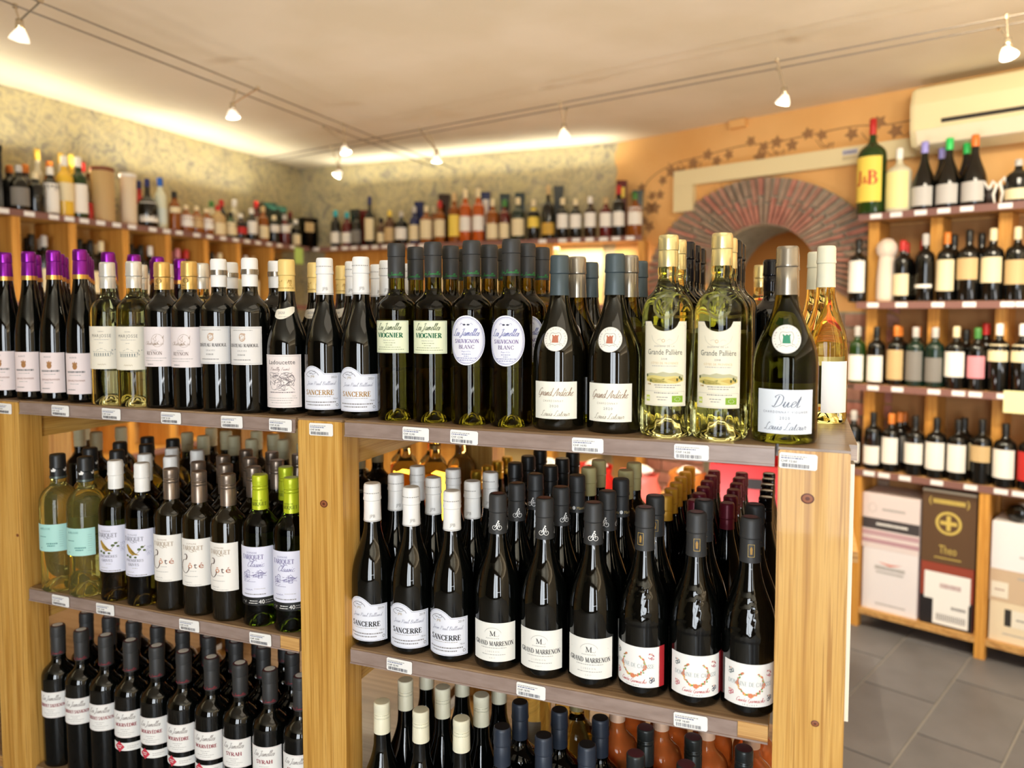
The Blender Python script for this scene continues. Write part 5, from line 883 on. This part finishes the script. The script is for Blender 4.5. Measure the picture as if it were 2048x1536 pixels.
# ------------------------------------------------------------------ wall shelving
WZ = [2.11, 1.67, 1.255, .82]                          # shelf levels shared by all three walls
BGL = {'black': dark('bottle_black', (12, 12, 10), .08), 'darkbrown': dark('bottle_dark_brown', (44, 22, 8), .08), 'brown': mat('tube_brown', (92, 62, 40), .5), 'amber': mat('whisky_amber', (142, 78, 24), .12), 'orange': mat('orange_spirit', (188, 88, 30), .12), 'green': dark('bottle_green', (30, 58, 18), .08), 'darkgreen': dark('carton_dark_green', (18, 42, 32), .2), 'darkred': dark('dark_red_spirit', (96, 20, 18), .12), 'red': mat('red_spirit', (190, 40, 34), .25), 'clear': mat('pale_bottle_glass', (214, 206, 178), .1), 'frost': mat('frosted_glass', (222, 224, 198), .35), 'yellow': mat('yellow_spirit', (236, 190, 62), .15), 'navy': dark('navy_blue', (24, 34, 84), .2), 'tan': mat('tan_tube', (196, 164, 112), .6), 'cream': mat('cream_tube', (226, 208, 178), .6), 'darkgrey': mat('dark_grey_carton', (64, 68, 64), .5)}
PCOL = {'white': (246, 242, 232), 'cream': (238, 222, 180), 'yellow': (244, 214, 90), 'paleyellow': (240, 232, 160), 'tan': (206, 176, 126), 'grey': (130, 126, 120), 'black': (26, 26, 24), 'red': (196, 44, 40), 'orange': (224, 128, 50), 'amber': (214, 122, 40), 'silver': (196, 192, 186), 'gold': (206, 164, 66), 'brown': (122, 62, 34), 'navy': (30, 40, 100), 'blue': (30, 96, 190), 'teal': (52, 178, 190), 'green': (70, 132, 60), 'darkred': (118, 26, 30), 'pink': (232, 150, 160), 'lilac': (160, 154, 226), 'green2': (52, 206, 100), 'orange2': (236, 124, 50), 'frost': (214, 224, 214)}
PN = {'green2': 'bright green', 'orange2': 'orange', 'paleyellow': 'pale yellow', 'darkred': 'dark red', 'darkbrown': 'dark brown', 'darkgreen': 'dark green', 'darkgrey': 'dark grey', 'frost': 'frosted white'}
wd = lambda c: PN.get(c, c)
_bg = {}
def bgprof(kind, h, R):
    if kind == 'squat': return [(0, 0), (R*.95, 0), (R, .006), (R, h*.52)]+bez((R, h*.52), (R, h*.72), (.016, h*.68), (.015, h*.80), 6)+[(.015, h*.985), (0, h)]
    if kind == 'tall': return [(0, 0), (R*.95, 0), (R, .006), (R, h*.55)]+bez((R, h*.55), (R, h*.66), (.013, h*.66), (.0125, h*.76), 6)+[(.013, h*.99), (0, h)]
    if kind == 'cone': return [(0, 0), (R*.95, 0), (R, .006), (R, h*.36)]+bez((R, h*.36), (R*.92, h*.50), (.02, h*.62), (.0155, h*.76), 7)+[(.0155, h*.99), (0, h)]
    if kind == 'demi': return [(0, 0), (R*.95, 0), (R, .006), (R, h*.40)]+bez((R, h*.40), (R, h*.58), (.02, h*.56), (.015, h*.70), 7)+[(.014, h*.99), (0, h)]
    if kind == 'spirit': return [(0, 0), (R*.95, 0), (R, .006), (R, h*.60)]+bez((R, h*.60), (R, h*.72), (.017, h*.70), (.0155, h*.79), 7)+[(.0155, h*.99), (0, h)]
    return [(0, 0), (R*.95, 0), (R, .006), (R, h*.62)]+bez((R, h*.62), (R, h*.76), (.016, h*.72), (.0148, h*.80), 7)+[(.0148, h*.99), (0, h)]
def bgbottle(kind, h, R, g, c, l, l0, l1, loc, rz, label, group, name):
    key = (kind, round(h, 3), R, g, c, l, l0, l1)
    if key not in _bg:
        gm = BGL[g]; pr = bgprof(kind, h, R)
        def rf(z):
            for a, b in zip(pr[1:], pr[2:]):
                if a[1] <= z <= b[1] and b[1] > a[1]: return a[0]+(b[0]-a[0])*(z-a[1])/(b[1]-a[1])
            return pr[-2][0]
        q = MB(); q.lathe(pr, 16, gm); parts = [('glass_body', q.mesh('bg_glass', True))]
        if c:
            z0 = h*.83 if kind not in ('squat',) else h*.84
            q = MB(); q.lathe([(rf(z0)+.001, z0), (rf(h*.9)+.0012, h*.9), (rf(h*.97)+.001, h-.004), (rf(h*.97)*.8, h+.001), (0, h+.0012)], 14, paint(PCOL[c], .35)); parts.append(('capsule', q.mesh('bg_cap', True)))
        if l:
            q = patch(rf, R*1.15, h*l0, h*l1, paint(PCOL[l], .6), nx=8, nz=2 if l1 > .6 else 1, eps=.0012); parts.append(('label', q.mesh('bg_label', True)))
        _bg[key] = parts
    o = thing(name, label, 'bottle', loc, rz, group)
    for nm, me in _bg[key]: link(nm, me, o)
    return o
def bgbox(h, R, g, l, l0, l1, loc, rz, label, group, cyl=False, c=None):
    if cyl:
        o = thing('gift_tube', label, 'tube', loc, rz); q = MB(); q.lathe([(0, 0), (R-.002, 0), (R, .003), (R, h*.93), (R*.99, h*.932)], 28, BGL[g]); q.obj('body', o, smooth=True); q = MB(); q.lathe([(R*.99, h*.93), (R+.002, h*.932), (R+.002, h-.003), (R-.002, h), (0, h)], 28, paint(PCOL[c], .5)); q.obj('lid', o, smooth=True); return o
    o = thing('gift_box', label, 'box', loc, rz, group); q = MB(); e = .003
    q.box(-R+e, R-e, -R+e, R-e, 0, h*.9, BGL[g]); q.obj('body', o); q = MB(); q.box(-R, R, -R, R, h*.9, h, BGL[g]); q.obj('lid', o)
    if l: q = MB(); q.box(-R*.55, R*.55, -R-.0012, -R+.004, h*l0, min(h*l1, h*.88), paint(PCOL[l], .6)); q.obj('label', o)
    return o
def stock(items, place, rz, where, name, group):
    L_ = sorted(items, key=lambda it: it[1] if len(it) == 2 else 0) if False else items
    nb = 0; n2 = 0
    for it in L_:
        kind, u, v, h, R, g, c, l, l0, l1 = it; loc = place(u, v)
        if kind == 'box':
            lab = '%s gift box%s, %s box from left, %s' % (wd(g), ' with %s panel' % l if l else '', nth(n2), where); n2 += 1; bgbox(h, R-.001, g, l, l0, l1, loc, rz, lab, 'spirit gift boxes')
        elif kind == 'tube':
            lab = '%s cylindrical gift tube with %s lid, on %s' % (wd(g), wd(c), where); bgbox(h, R, g, None, 0, 0, loc, rz, lab, None, True, c)
        else:
            lab = '%s bottle, %s cap%s, %s from left, %s' % (wd(g), wd(c), ', %s label' % wd(l) if l else '', nth(nb), where); nb += 1
            bgbottle(kind, h, R, g, c, l, l0, l1, loc, rz, lab, group, name)
def relax(items, iu, iv):
    """push neighbours apart along the shelf until they no longer touch"""
    P = [list(i) for i in items]; R = lambda p: p[4]*(1.15 if p[0] == 'box' else 1.0)
    for _ in range(60):
        for a in range(len(P)):
            for b_ in range(a+1, len(P)):
                p, q = P[a], P[b_]; dv = abs(p[iv]-q[iv]); need = R(p)+R(q)+.002
                if dv < need:
                    dn = sqrt(need*need-dv*dv); d = q[iu]-p[iu]
                    if abs(d) < dn: m_ = (dn-abs(d))/2*(1 if d >= 0 else -1); p[iu] -= m_; q[iu] += m_
    return P
def blanktag(par, mesh, loc, rz): return link('price_tag', mesh, par, loc, rz)
q = MB(); q.box(-.027, .027, -.0012, 0, -.011, .012, M_PAPER); WT = q.mesh('wall_tag')
# left wall: front lip at x=-3.52
wl = thing('wall_shelving', 'honey pine shelving along the left stone wall', 'shelving')
for z in WZ:
    b = MB(); b.box(-3.775, -3.525, -.3, 4.84, z-.03, z, PINE_Y); b.obj('shelf_board', wl); b = MB(); b.box(-3.5245, -3.519, -.3, 4.84, z-.033, z-.001, M_LIP2); b.obj('lip_strip', wl)
b = MB(); b.box(-3.784, -3.776, -.3, 4.84, .05, 2.08, mat('tan_board', (206, 170, 108), .6)); b.obj('back_board', wl)
for y in list(DIVL)+[1.98, 1.5, 1.0, .4]:
    b = MB(); b.box(-3.775, -3.528, y-.022, y+.022, .05, WZ[0]-.034, PINE_D); b.obj('divider', wl)
for y in TAGL: blanktag(wl, WT, (-3.519, y, WZ[0]-.017), radians(90))
for i, it in enumerate(sorted(LEFT2)): 
    y, gl, cp = it
stock(relax(LEFT, 2, 1), lambda u, v: (u, v, WZ[0]), radians(62), 'left wall top shelf', 'spirit_bottle', 'spirits on the left wall shelf')
P2 = relax([('bord', -3.60, y, .335, .037, g_, c_, 'white' if i % 2 else 'cream', .15, .5) for i, (y, g_, c_) in enumerate(sorted(LEFT2))], 2, 1)
P2 += relax([('bord', -3.69, y+.045, .325, .037, g_, c_, None, .15, .5) for i, (y, g_, c_) in enumerate(sorted(LEFT2))], 2, 1)
P2 = [p for p in P2 if all(abs(p[2]-d) > .045 for d in DIVL)]
stock(P2, lambda u, v: (u, v, WZ[1]), radians(62), 'left wall second shelf', 'shelf_bottle', 'wine on the left wall shelf')
# back wall: front lip at y=4.85
wb = thing('wall_shelving', 'honey pine shelving along the back stone wall', 'shelving')
XR = -.985
for z in WZ:
    b = MB(); k = [(-3.50, 4.855), (XR, 4.855), (XR, 4.985), (-1.30, 5.09), (-3.50, 5.09)]
    b.v = [(x, y, z-.03) for x, y in k]+[(x, y, z) for x, y in k]; n_ = 5; b.face(list(range(n_))[::-1], PINE_X); b.face([n_+i for i in range(n_)], PINE_X)
    for i in range(n_): j = (i+1) % n_; b.face([i, j, n_+j, n_+i], PINE_X)
    b.obj('shelf_board', wb); b = MB(); b.box(-3.50, XR, 4.849, 4.8545, z-.033, z-.001, M_LIP2); b.obj('lip_strip', wb)
b = MB(); b.box(-3.50, -1.30, 5.092, 5.10, .05, 2.07, mat('pale_back_board', (236, 214, 150), .6)); b.obj('back_board', wb)
for x in list(DIVB)[1:]: b = MB(); b.box(x-.022, x+.022, 4.857, 4.98, .05, WZ[0]-.034, PINE_D); b.obj('divider', wb)
b = MB(); b.box(-3.48, -2.2, 4.98, 5.0, .05, WZ[0]-.034, PINE_D); b.obj('compartment_back', wb)
for x in TAGB: blanktag(wb, WT, (x, 4.849, WZ[0]-.017), 0)
stock(relax(BACK, 1, 2), lambda u, v: (u, v, WZ[0]), radians(18), 'back wall top shelf', 'spirit_bottle', 'spirits on the back wall shelf')
b = MB(); b.box(-.05, .05, -.001, 0, -.06, .06, mat('lime_note_paper', (196, 232, 128), .6)); o = b.obj('sticky_note', None, (-3.515, 4.70, 2.035)); o.rotation_euler = (0, 0, radians(90)); tag(o, 'lime green note hanging from the left wall top shelf corner', 'note')
# right wall: front plane t=4.0
wr_ = thing('wall_shelving', 'honey pine shelving along the ochre wall at right', 'shelving')
SL, SR = -1.355, -.05; T0, T1 = 4.0, 4.272
for i, z in enumerate(WZ):
    b = MB(); b.box(SL, SR, T0+.005, T1, z-.03, z, PINE_X, T=lambda p: RW(*p)); b.obj('shelf_board', wr_)
    b = MB(); b.box(SL-.002, SR, T0-.001, T0+.0045, z-.034, z-.0005, M_LIP2, T=lambda p: RW(*p)); b.obj('lip_strip', wr_)
b = MB(); b.box(SL+.05, SR, T1+.001, T1+.008, .1, 2.07, mat('tan_back_board', (176, 128, 74), .6), T=lambda p: RW(*p)); b.obj('back_board', wr_)
for s in (-1.312, -1.025, -.742, -.45, -.16):
    b = MB(); b.box(s-.026, s+.026, T0+.10, T1-.002, .80, WZ[0]-.035, PINE_D, T=lambda p: RW(*p)); b.obj('divider', wr_)
for s in (-1.331, -.765, -.2):
    b = MB(); b.box(s-.022, s+.022, T0+.004, T0+.05, 0, .785, PINE_D, T=lambda p: RW(*p)); b.obj('post', wr_)
    b = MB(); b.box(s-.022, s+.022, T1-.05, T1, 0, .785, PINE_D, T=lambda p: RW(*p)); b.obj('post', wr_)
    b = MB(); b.box(s-.012, s+.012, T0+.052, T1-.052, .105, .785, PINE_D, T=lambda p: RW(*p)); b.obj('partition', wr_)
b = MB(); b.box(SL+.03, SR, T0+.008, T1-.004, .07, .10, PINE_X, T=lambda p: RW(*p)); b.obj('bottom_board', wr_)
for i, tg_ in enumerate((TAG1, TAG2, TAG3, TAG4)):
    for s in tg_: blanktag(wr_, WT, RW(s, T0-.001, WZ[i]-.017), -A)
SDIV = (-1.312, -1.025, -.742, -.45, -.16)
for i, (R_, nm) in enumerate(((R1, 'top'), (R2, 'second'), (R3, 'third'), (R4, 'fourth'))):
    P_ = relax(R_, 1, 2)
    if i: P_ = [p for p in P_ if p[2] < 4.08 or all(abs(p[1]-q) > p[4]+.027 for q in SDIV)]
    stock(P_, lambda u, v: RW(u, v, WZ[i]), -A+radians(-8), 'right wall %s shelf' % nm, 'shelf_bottle', 'bottles on the right wall shelves')
# big yellow-labelled bottle: red lettering
p = Print(); p.serif('J', -.030, .0, .066, I(190, 40, 40), .030, 1.1); p.sans('&', .000, .004, .040, I(190, 40, 40), .026); p.serif('B', .034, .0, .066, I(190, 40, 40), .042, 1.1)
big = [o for o in bpy.data.objects if o.name.startswith('shelf_bottle') and 'green bottle, red cap' in o.get('label', '')]
if big:
    lb = [c for c in big[0].children if c.name.startswith('label')][0]; link('lettering', p.wrap('jb', lambda z: .068, .475*.30, eps=.0016), lb)
# tissue-wrapped bottle, ribboned baskets, cartons, lying bottle
t = thing('wrapped_bottle', 'bottle wrapped in white tissue paper on the right wall second shelf', 'bottle', RW(-1.239, 4.075, WZ[1]))
b = MB(); ti = mat('tissue_paper', (232, 214, 196), .7); rr = random.Random(4)
b.lathe([(0, 0), (.044, 0), (.047, .02), (.045, .12), (.040, .2), (.036, .225)], 20, ti, lambda r, z, a: r*(1+.03*sin(a*7+z*30))); b.obj('wrapping', t, smooth=True)
b = MB(); b.lathe([(.034, .222), (.046, .24), (.050, .265), (.044, .29), (.024, .312), (0, .318)], 20, ti, lambda r, z, a: r*(1+.06*sin(a*5+z*40))); b.obj('gathered_top', t, smooth=True)
for i, (s, t0, h) in enumerate(((-.80, 4.07, .075), (-.725, 4.075, .085))):
    o = thing('gift_basket', 'small dark wicker basket with white ribbon, %s of two on right wall top shelf' % ('left' if i == 0 else 'right'), 'basket', RW(s, t0, WZ[0]), -A)
    b = MB(); b.lathe([(0, 0), (.030, 0), (.036, h*.5), (.034, h), (.030, h), (.030, h*.6), (0, h*.5)], 20, dark('wicker', (38, 20, 12), .6), lambda r, z, a: r*(1+.03*sin(a*10+z*260))); b.obj('basket_body', o, smooth=True)
    b = MB(); rbn = mat('white_ribbon', (240, 236, 226), .5)
    for sx in (-1, 1): b.tube([(0, -.037, h*.9), (sx*.018, -.040, h*1.35), (sx*.032, -.041, h*1.1), (sx*.02, -.042, h*.55), (sx*.026, -.043, h*.05)], [.004, .0075, .0075, .006, .004], rbn, 6)
    b.tube([(0, -.036, h*.95), (.004, -.040, h*1.0), (0, -.046, h*.95)], .009, rbn, 8); b.obj('ribbon_bow', o)
def carton(s0, s1, z0, z1, m, label, art, t0=4.03, t1=4.25, tilt=0):
    o = thing('wine_carton', label, 'carton', RW((s0+s1)/2, t0, z0), -A+tilt, 'wine cartons under the right wall shelves'); w, h, d = (s1-s0)/2, z1-z0, t1-t0
    b = MB(); b.box(-w, w, 0, d, 0, h, m); b.obj('carton_body', o)
    b = MB(); b.box(-w+.001, w-.001, .002, d*.49, h, h+.0025, m); b.box(-w+.001, w-.001, d*.51, d-.002, h, h+.0025, m); b.obj('top_flap', o)
    p = Print(); art(p, w, h); link('lettering', p.flat('carton_print', lambda x, y, l: (x, -l, y)), o); return o
WB = .1015
def a1(p, w, h): p.fine(-w*.5, w*.5, h*.62, .010, LG, seed=3); p.poly([(-w*.45, h*.80), (0, h*.75), (w*.45, h*.80), (0, h*.785)], I(220, 130, 110)); p.sans('BAIGORRI' if False else 'B A I X O', 0, h*.68, .022, LG, w*1.2) if False else p.fine(-w*.55, w*.55, h*.68, .018, LG, seed=5); p.fine(-w*.5, w*.6, h*.10, .008, LG, seed=9)
carton(-1.300, -1.042, WB, .415, mat('white_carton', (236, 230, 232), .6), 'tall plain white wine carton, bottom left under right wall shelves', a1)
def a2(p, w, h): p.quad(-w, h*.36, w, h*.56, I(70, 64, 66)); p.fine(-w*.5, w*.6, h*.44, .012, M_PAPER, 2, seed=2); p.fine(-w*.3, w*.5, h*.72, .012, LG, seed=3); p.quad(-w, h*.10, w, h*.18, I(190, 150, 160)); p.quad(-w, h*.24, w, h*.33, I(196, 160, 168)); p.ring(-w*.65, h*.75, .018, .022, .002, LG)
carton(-1.306, -1.040, .418, .695, mat('pinkish_white_carton', (230, 216, 214), .6), 'pinkish white carton with dark band, stacked on the plain white carton', a2)
def a3(p, w, h):
    p.quad(-w, .0, w, h*.46, I(30, 26, 28)); p.quad(-w*.85, h*.42, w*.90, h*.86, M_PAPER, 2); p.quad(-w*.50, h*.03, w*.85, h*.42, M_PAPER, 2); p.fine(-w*.25, w*.55, h*.62, .022, I(190, 160, 160), 3, seed=4)
    p.fine(w*.2, w*.75, h*.30, .014, GREY, 3, seed=6)
    x = -w*.36
    while x < w*.7: p.quad(x, h*.09, x+.0045, h*.20, GREY, 3); x += .0085
carton(-1.028, -.803, WB, .405, mat('rust_red_carton', (150, 66, 48), .6), 'rust red and black carton with white labels, lower middle right shelves', a3)
def a4(p, w, h):
    go = I(212, 186, 96); p.sans('(           )', 0, h*.81, .035, go, w*1.5); p.fine(-w*.60, w*.60, h*.815, .022, go, 2, seed=3); p.ring(0, h*.56, .050, .050, .012, go)
    for a in range(4): p.stroke([(0, h*.56), (.036*cos(a*pi/2), h*.56+.036*sin(a*pi/2))], .018, go)
    p.ell(0, h*.56, .014, .014, go, 2); p.sans('Theo', 0, h*.14, .042, go, .075); p.fine(-w*.5, w*.5, h*.07, .006, go, seed=8); p.quad(-w, h*.965, w, h, I(190, 180, 160), 2)
carton(-1.030, -.800, .408, .765, mat('brown_gold_carton', (96, 70, 46), .6), 'brown carton with gold lettering and gold cross emblem', a4)
carton(-.735, -.47, WB, .285, mat('cream_carton', (236, 218, 186), .6), 'cream carton with black square, lowest at far right', lambda p, w, h: (p.quad(-w*.55, h*.42, -w*.35, h*.85, I(50, 46, 42)), p.quad(-w*.33, h*.42, w*.7, h*.85, M_CREAMP), p.fine(-w*.2, w*.5, h*.6, .008, GREY, 2, seed=2), p.fine(-w*.6, w*.4, h*.2, .006, LG, seed=3)))
carton(-.738, -.47, .288, .435, mat('beige_carton', (210, 184, 154), .6), 'beige carton with small paper label, between cream and white cartons', lambda p, w, h: (p.quad(-w*.95, h*.12, -w*.45, h*.62, M_CREAMP), p.fine(-w*.85, -w*.55, h*.35, .006, I(150, 90, 70), 2, seed=2), p.fine(-w*.2, w*.8, h*.78, .01, LG, seed=4)))
carton(-.736, -.46, .438, .655, mat('bright_white_carton', (244, 242, 244), .6), 'bright white carton, topmost of the stack at far right', lambda p, w, h: (p.ell(w*.15, h*.62, .018, .022, GREY), p.fine(-w*.2, w*.5, h*.3, .008, LG, seed=6)))
o = thing('lying_bottle', 'dark bottle lying on the bright white carton at far right', 'bottle', RW(-.655, 4.06, .700), -A-.35)
q = MB(); q.lathe(bgprof('bord', .17, .040), 20, BGL['black']); me = q.mesh('lying', True); l = link('glass_body', me, o); l.rotation_euler = (radians(-90), 0, 0)
q = MB(); q.lathe([(.0408, .03), (.041, .075)], 20, M_PAPER); l = link('label', q.mesh('lying_label', True), o); l.rotation_euler = (radians(-90), 0, 0)
b = MB(); b.box(-.05, .05, -.001, 0, -.05, .05, mat('yellow_note_paper', (244, 240, 178), .6)); tag(b.obj('sticky_note', None, RW(-.655, 3.998, 1.216)), 'pale yellow note stuck on the right wall third shelf', 'note').rotation_euler = (0, 0, -A)
# ------------------------------------------------------------------ cable lights
CZ = 2.64; ST = mat('steel_cable', (150, 140, 126), .4, .7); CHROME = mat('lamp_chrome', (226, 214, 190), .15, .9)
BULB = mat('lit_halogen', (255, 240, 205), .3, emit=14); MILK = mat('lamp_glass_reflector', (250, 240, 220), .2, emit=1.0)
cables = [((-2.425, -2.5), (-2.47, 5.0)), ((-2.335, -2.5), (-2.36, 5.0)), ((-3.6, 4.235), (2.3, 2.66)), ((-3.6, 4.325), (2.3, 2.75))]
cn = ['left cable of the pair running along the left wall', 'right cable of the pair running along the left wall', 'near cable of the pair crossing the shop', 'far cable of the pair crossing the shop']
cobj = []
for i, ((x0, y0), (x1, y1)) in enumerate(cables):
    P = [(x0+(x1-x0)*k/12, y0+(y1-y0)*k/12, CZ-(.012*sin(pi*k/12))+.004*(i//2)) for k in range(13)]
    b = MB(); b.tube(P, .0032, ST, 6); tag(b.obj('light_cable', smooth=True), 'thin steel '+cn[i], 'cable', 'low voltage lighting cables')
def cpt(i, x=None, y=None):
    (x0, y0), (x1, y1) = cables[i]
    k = (y-y0)/(y1-y0) if y is not None else (x-x0)/(x1-x0)
    return (x0+(x1-x0)*k, y0+(y1-y0)*k, CZ-.012*sin(pi*k)+.004*(i//2))
LAMPS = [(0, 1.796, (-2.418, 1.783), 'nearest lamp at upper left corner'), (0, 2.836, (-2.452, 2.810), 'second lamp along the left wall'), (0, 3.558, (-2.335, 3.537), 'third lamp along the left wall'),
         (2, -2.736, (-2.684, 3.992), 'leftmost lamp on the crossing cables'), (2, -2.012, (-1.961, 3.888), 'second lamp from left on the crossing cables'), (2, -1.129, (-1.119, 3.598), 'third lamp from left, in front of the back wall'), (2, -.122, (-.100, 3.367), 'fourth lamp from left, above the brick arch'), (2, .628, (.631, 3.098), 'rightmost lamp near the air conditioner')]
ZL_ = [2.525, 2.52, 2.492, 2.463, 2.482, 2.489, 2.492, 2.511]
for (pr_, u, (lx, ly), nm), lz in zip(LAMPS, ZL_):
    a_ = cpt(pr_, y=u) if pr_ == 0 else cpt(pr_, x=u); b_ = cpt(pr_+1, y=u) if pr_ == 0 else cpt(pr_+1, x=u)
    o = thing('spot_lamp', 'small halogen spot lamp, '+nm, 'lamp', (lx, ly, lz), 0, 'halogen spots on the cables')
    loc = lambda P: (P[0]-lx, P[1]-ly, P[2]-lz)
    for P in (a_, b_):
        q = MB(); q.tube([loc(P), (0, 0, .045)], .0030, CHROME, 6); q.obj('rod', o)
        q = MB(); q.tube([(loc(P)[0], loc(P)[1], loc(P)[2]-.006), (loc(P)[0], loc(P)[1], loc(P)[2]+.008)], .007, CHROME, 8); q.obj('clip', o)
    tx, ty = random.uniform(-.5, .3), random.uniform(-.5, .5)
    q = MB(); q.lathe([(0, .05), (.009, .05), (.011, .03), (.011, .018), (0, .018)], 14, CHROME); sk = q.obj('socket', o, smooth=True)
    q = MB(); q.lathe([(.009, .02), (.014, .012), (.022, -.004), (.026, -.018), (.0245, -.0185), (.020, -.003), (.010, .012)], 20, MILK); q.obj('reflector', o, smooth=True).rotation_euler = (tx, ty, 0)
    q = MB(); q.lathe([(0, -.0215), (.016, -.020), (.0242, -.0165), (.0242, -.013), (0, -.010)], 18, BULB); q.obj('bulb', o, smooth=True).rotation_euler = (tx, ty, 0)
    l = bpy.data.lights.new('lamp_light', 'SPOT'); l.energy = 66; l.color = (1, .86, .64); l.spot_size = radians(140); l.spot_blend = .8; l.shadow_soft_size = .024
    lo = bpy.data.objects.new('lamp_light', l); COLL.objects.link(lo); lo.location = (lx, ly, lz-.026); lo.rotation_euler = (0, 0, 0); o.scale = (1.2, 1.2, 1.0)
# ------------------------------------------------------------------ red and white goods glimpsed under the gondola top
tb = thing('display_table', 'low wooden display table behind the gondola', 'table', (-.55, 3.35, 0))
b = MB(); b.box(-.75, .75, -.35, .35, .70, .74, PINE_X); b.obj('tabletop', tb)
for sx in (-1, 1):
    for sy in (-1, 1): b = MB(); b.box(sx*.68-.03, sx*.68+.03, sy*.29-.03, sy*.29+.03, 0, .70, PINE_Z); b.obj('leg', tb)
def bag(x, y, w, h, c, label):
    o = thing('gift_bag', label, 'bag', (x, y, .741), random.uniform(-.3, .3), 'bags on the display table'); rr = random.Random(int(x*1e3))
    b = MB(); pts = []
    for (z, s) in ((0, 1), (h*.5, 1.05), (h*.8, .8), (h, .95)):
        for i in range(12): a = 2*pi*i/12; k = s*(1+rr.uniform(-.12, .12)); b.v.append((w/2*k*cos(a), .07*k*sin(a), z+(rr.uniform(-.02, .02) if z else 0)))
    for j in range(3):
        for i in range(12): i2 = (i+1) % 12; b.face([j*12+i, j*12+i2, j*12+12+i2, j*12+12+i], paint(c, .35))
    b.face(list(range(12))[::-1], paint(c, .35)); b.obj('bag_body', o, smooth=True)
    b = MB(); b.lathe([(w*.18, h*.86), (w*.30, h*1.02), (w*.16, h*1.12), (0, h*1.05)], 10, paint((246, 236, 226), .6), lambda r, z, a: r*(1+.18*sin(a*3+z*40))); b.obj('tissue_paper', o)
    b = MB(); b.tube([(-w*.25, 0, h*.95), (-w*.12, -.02, h*1.1), (w*.12, -.02, h*1.1), (w*.25, 0, h*.95)], .006, paint((240, 226, 206), .5), 6); b.obj('bag_handle', o)
bag(-1.08, 3.25, .17, .185, (232, 220, 200), 'cream paper bag at left end of the display table'); bag(-.87, 3.30, .17, .185, (206, 40, 36), 'red bag second from left on the display table'); bag(-.66, 3.26, .17, .185, (236, 120, 110), 'pale red bag, third from left on the display table'); bag(-.46, 3.30, .17, .185, (224, 150, 70), 'orange bag, rightmost bag on the display table')
o = thing('bottle_crate', 'red plastic bottle crate at right end of the display table', 'crate', (-.19, 3.2, .741)); rd = paint((168, 22, 24), .4)
b = MB(); b.box(-.15, .15, -.15, .15, 0, .03, rd); b.obj('crate_base', o)
for x0, x1, y0, y1 in ((-.15, .15, -.15, -.135), (-.15, .15, .135, .15), (-.15, -.135, -.134, .134), (.135, .15, -.134, .134)): b = MB(); b.box(x0, x1, y0, y1, .031, .28, rd); b.obj('crate_side', o)
b = MB(); b.box(-.06, .06, -.1515, -.149, .19, .23, mat('hand_hole', (20, 8, 8), .7)); b.obj('hand_hole', o)
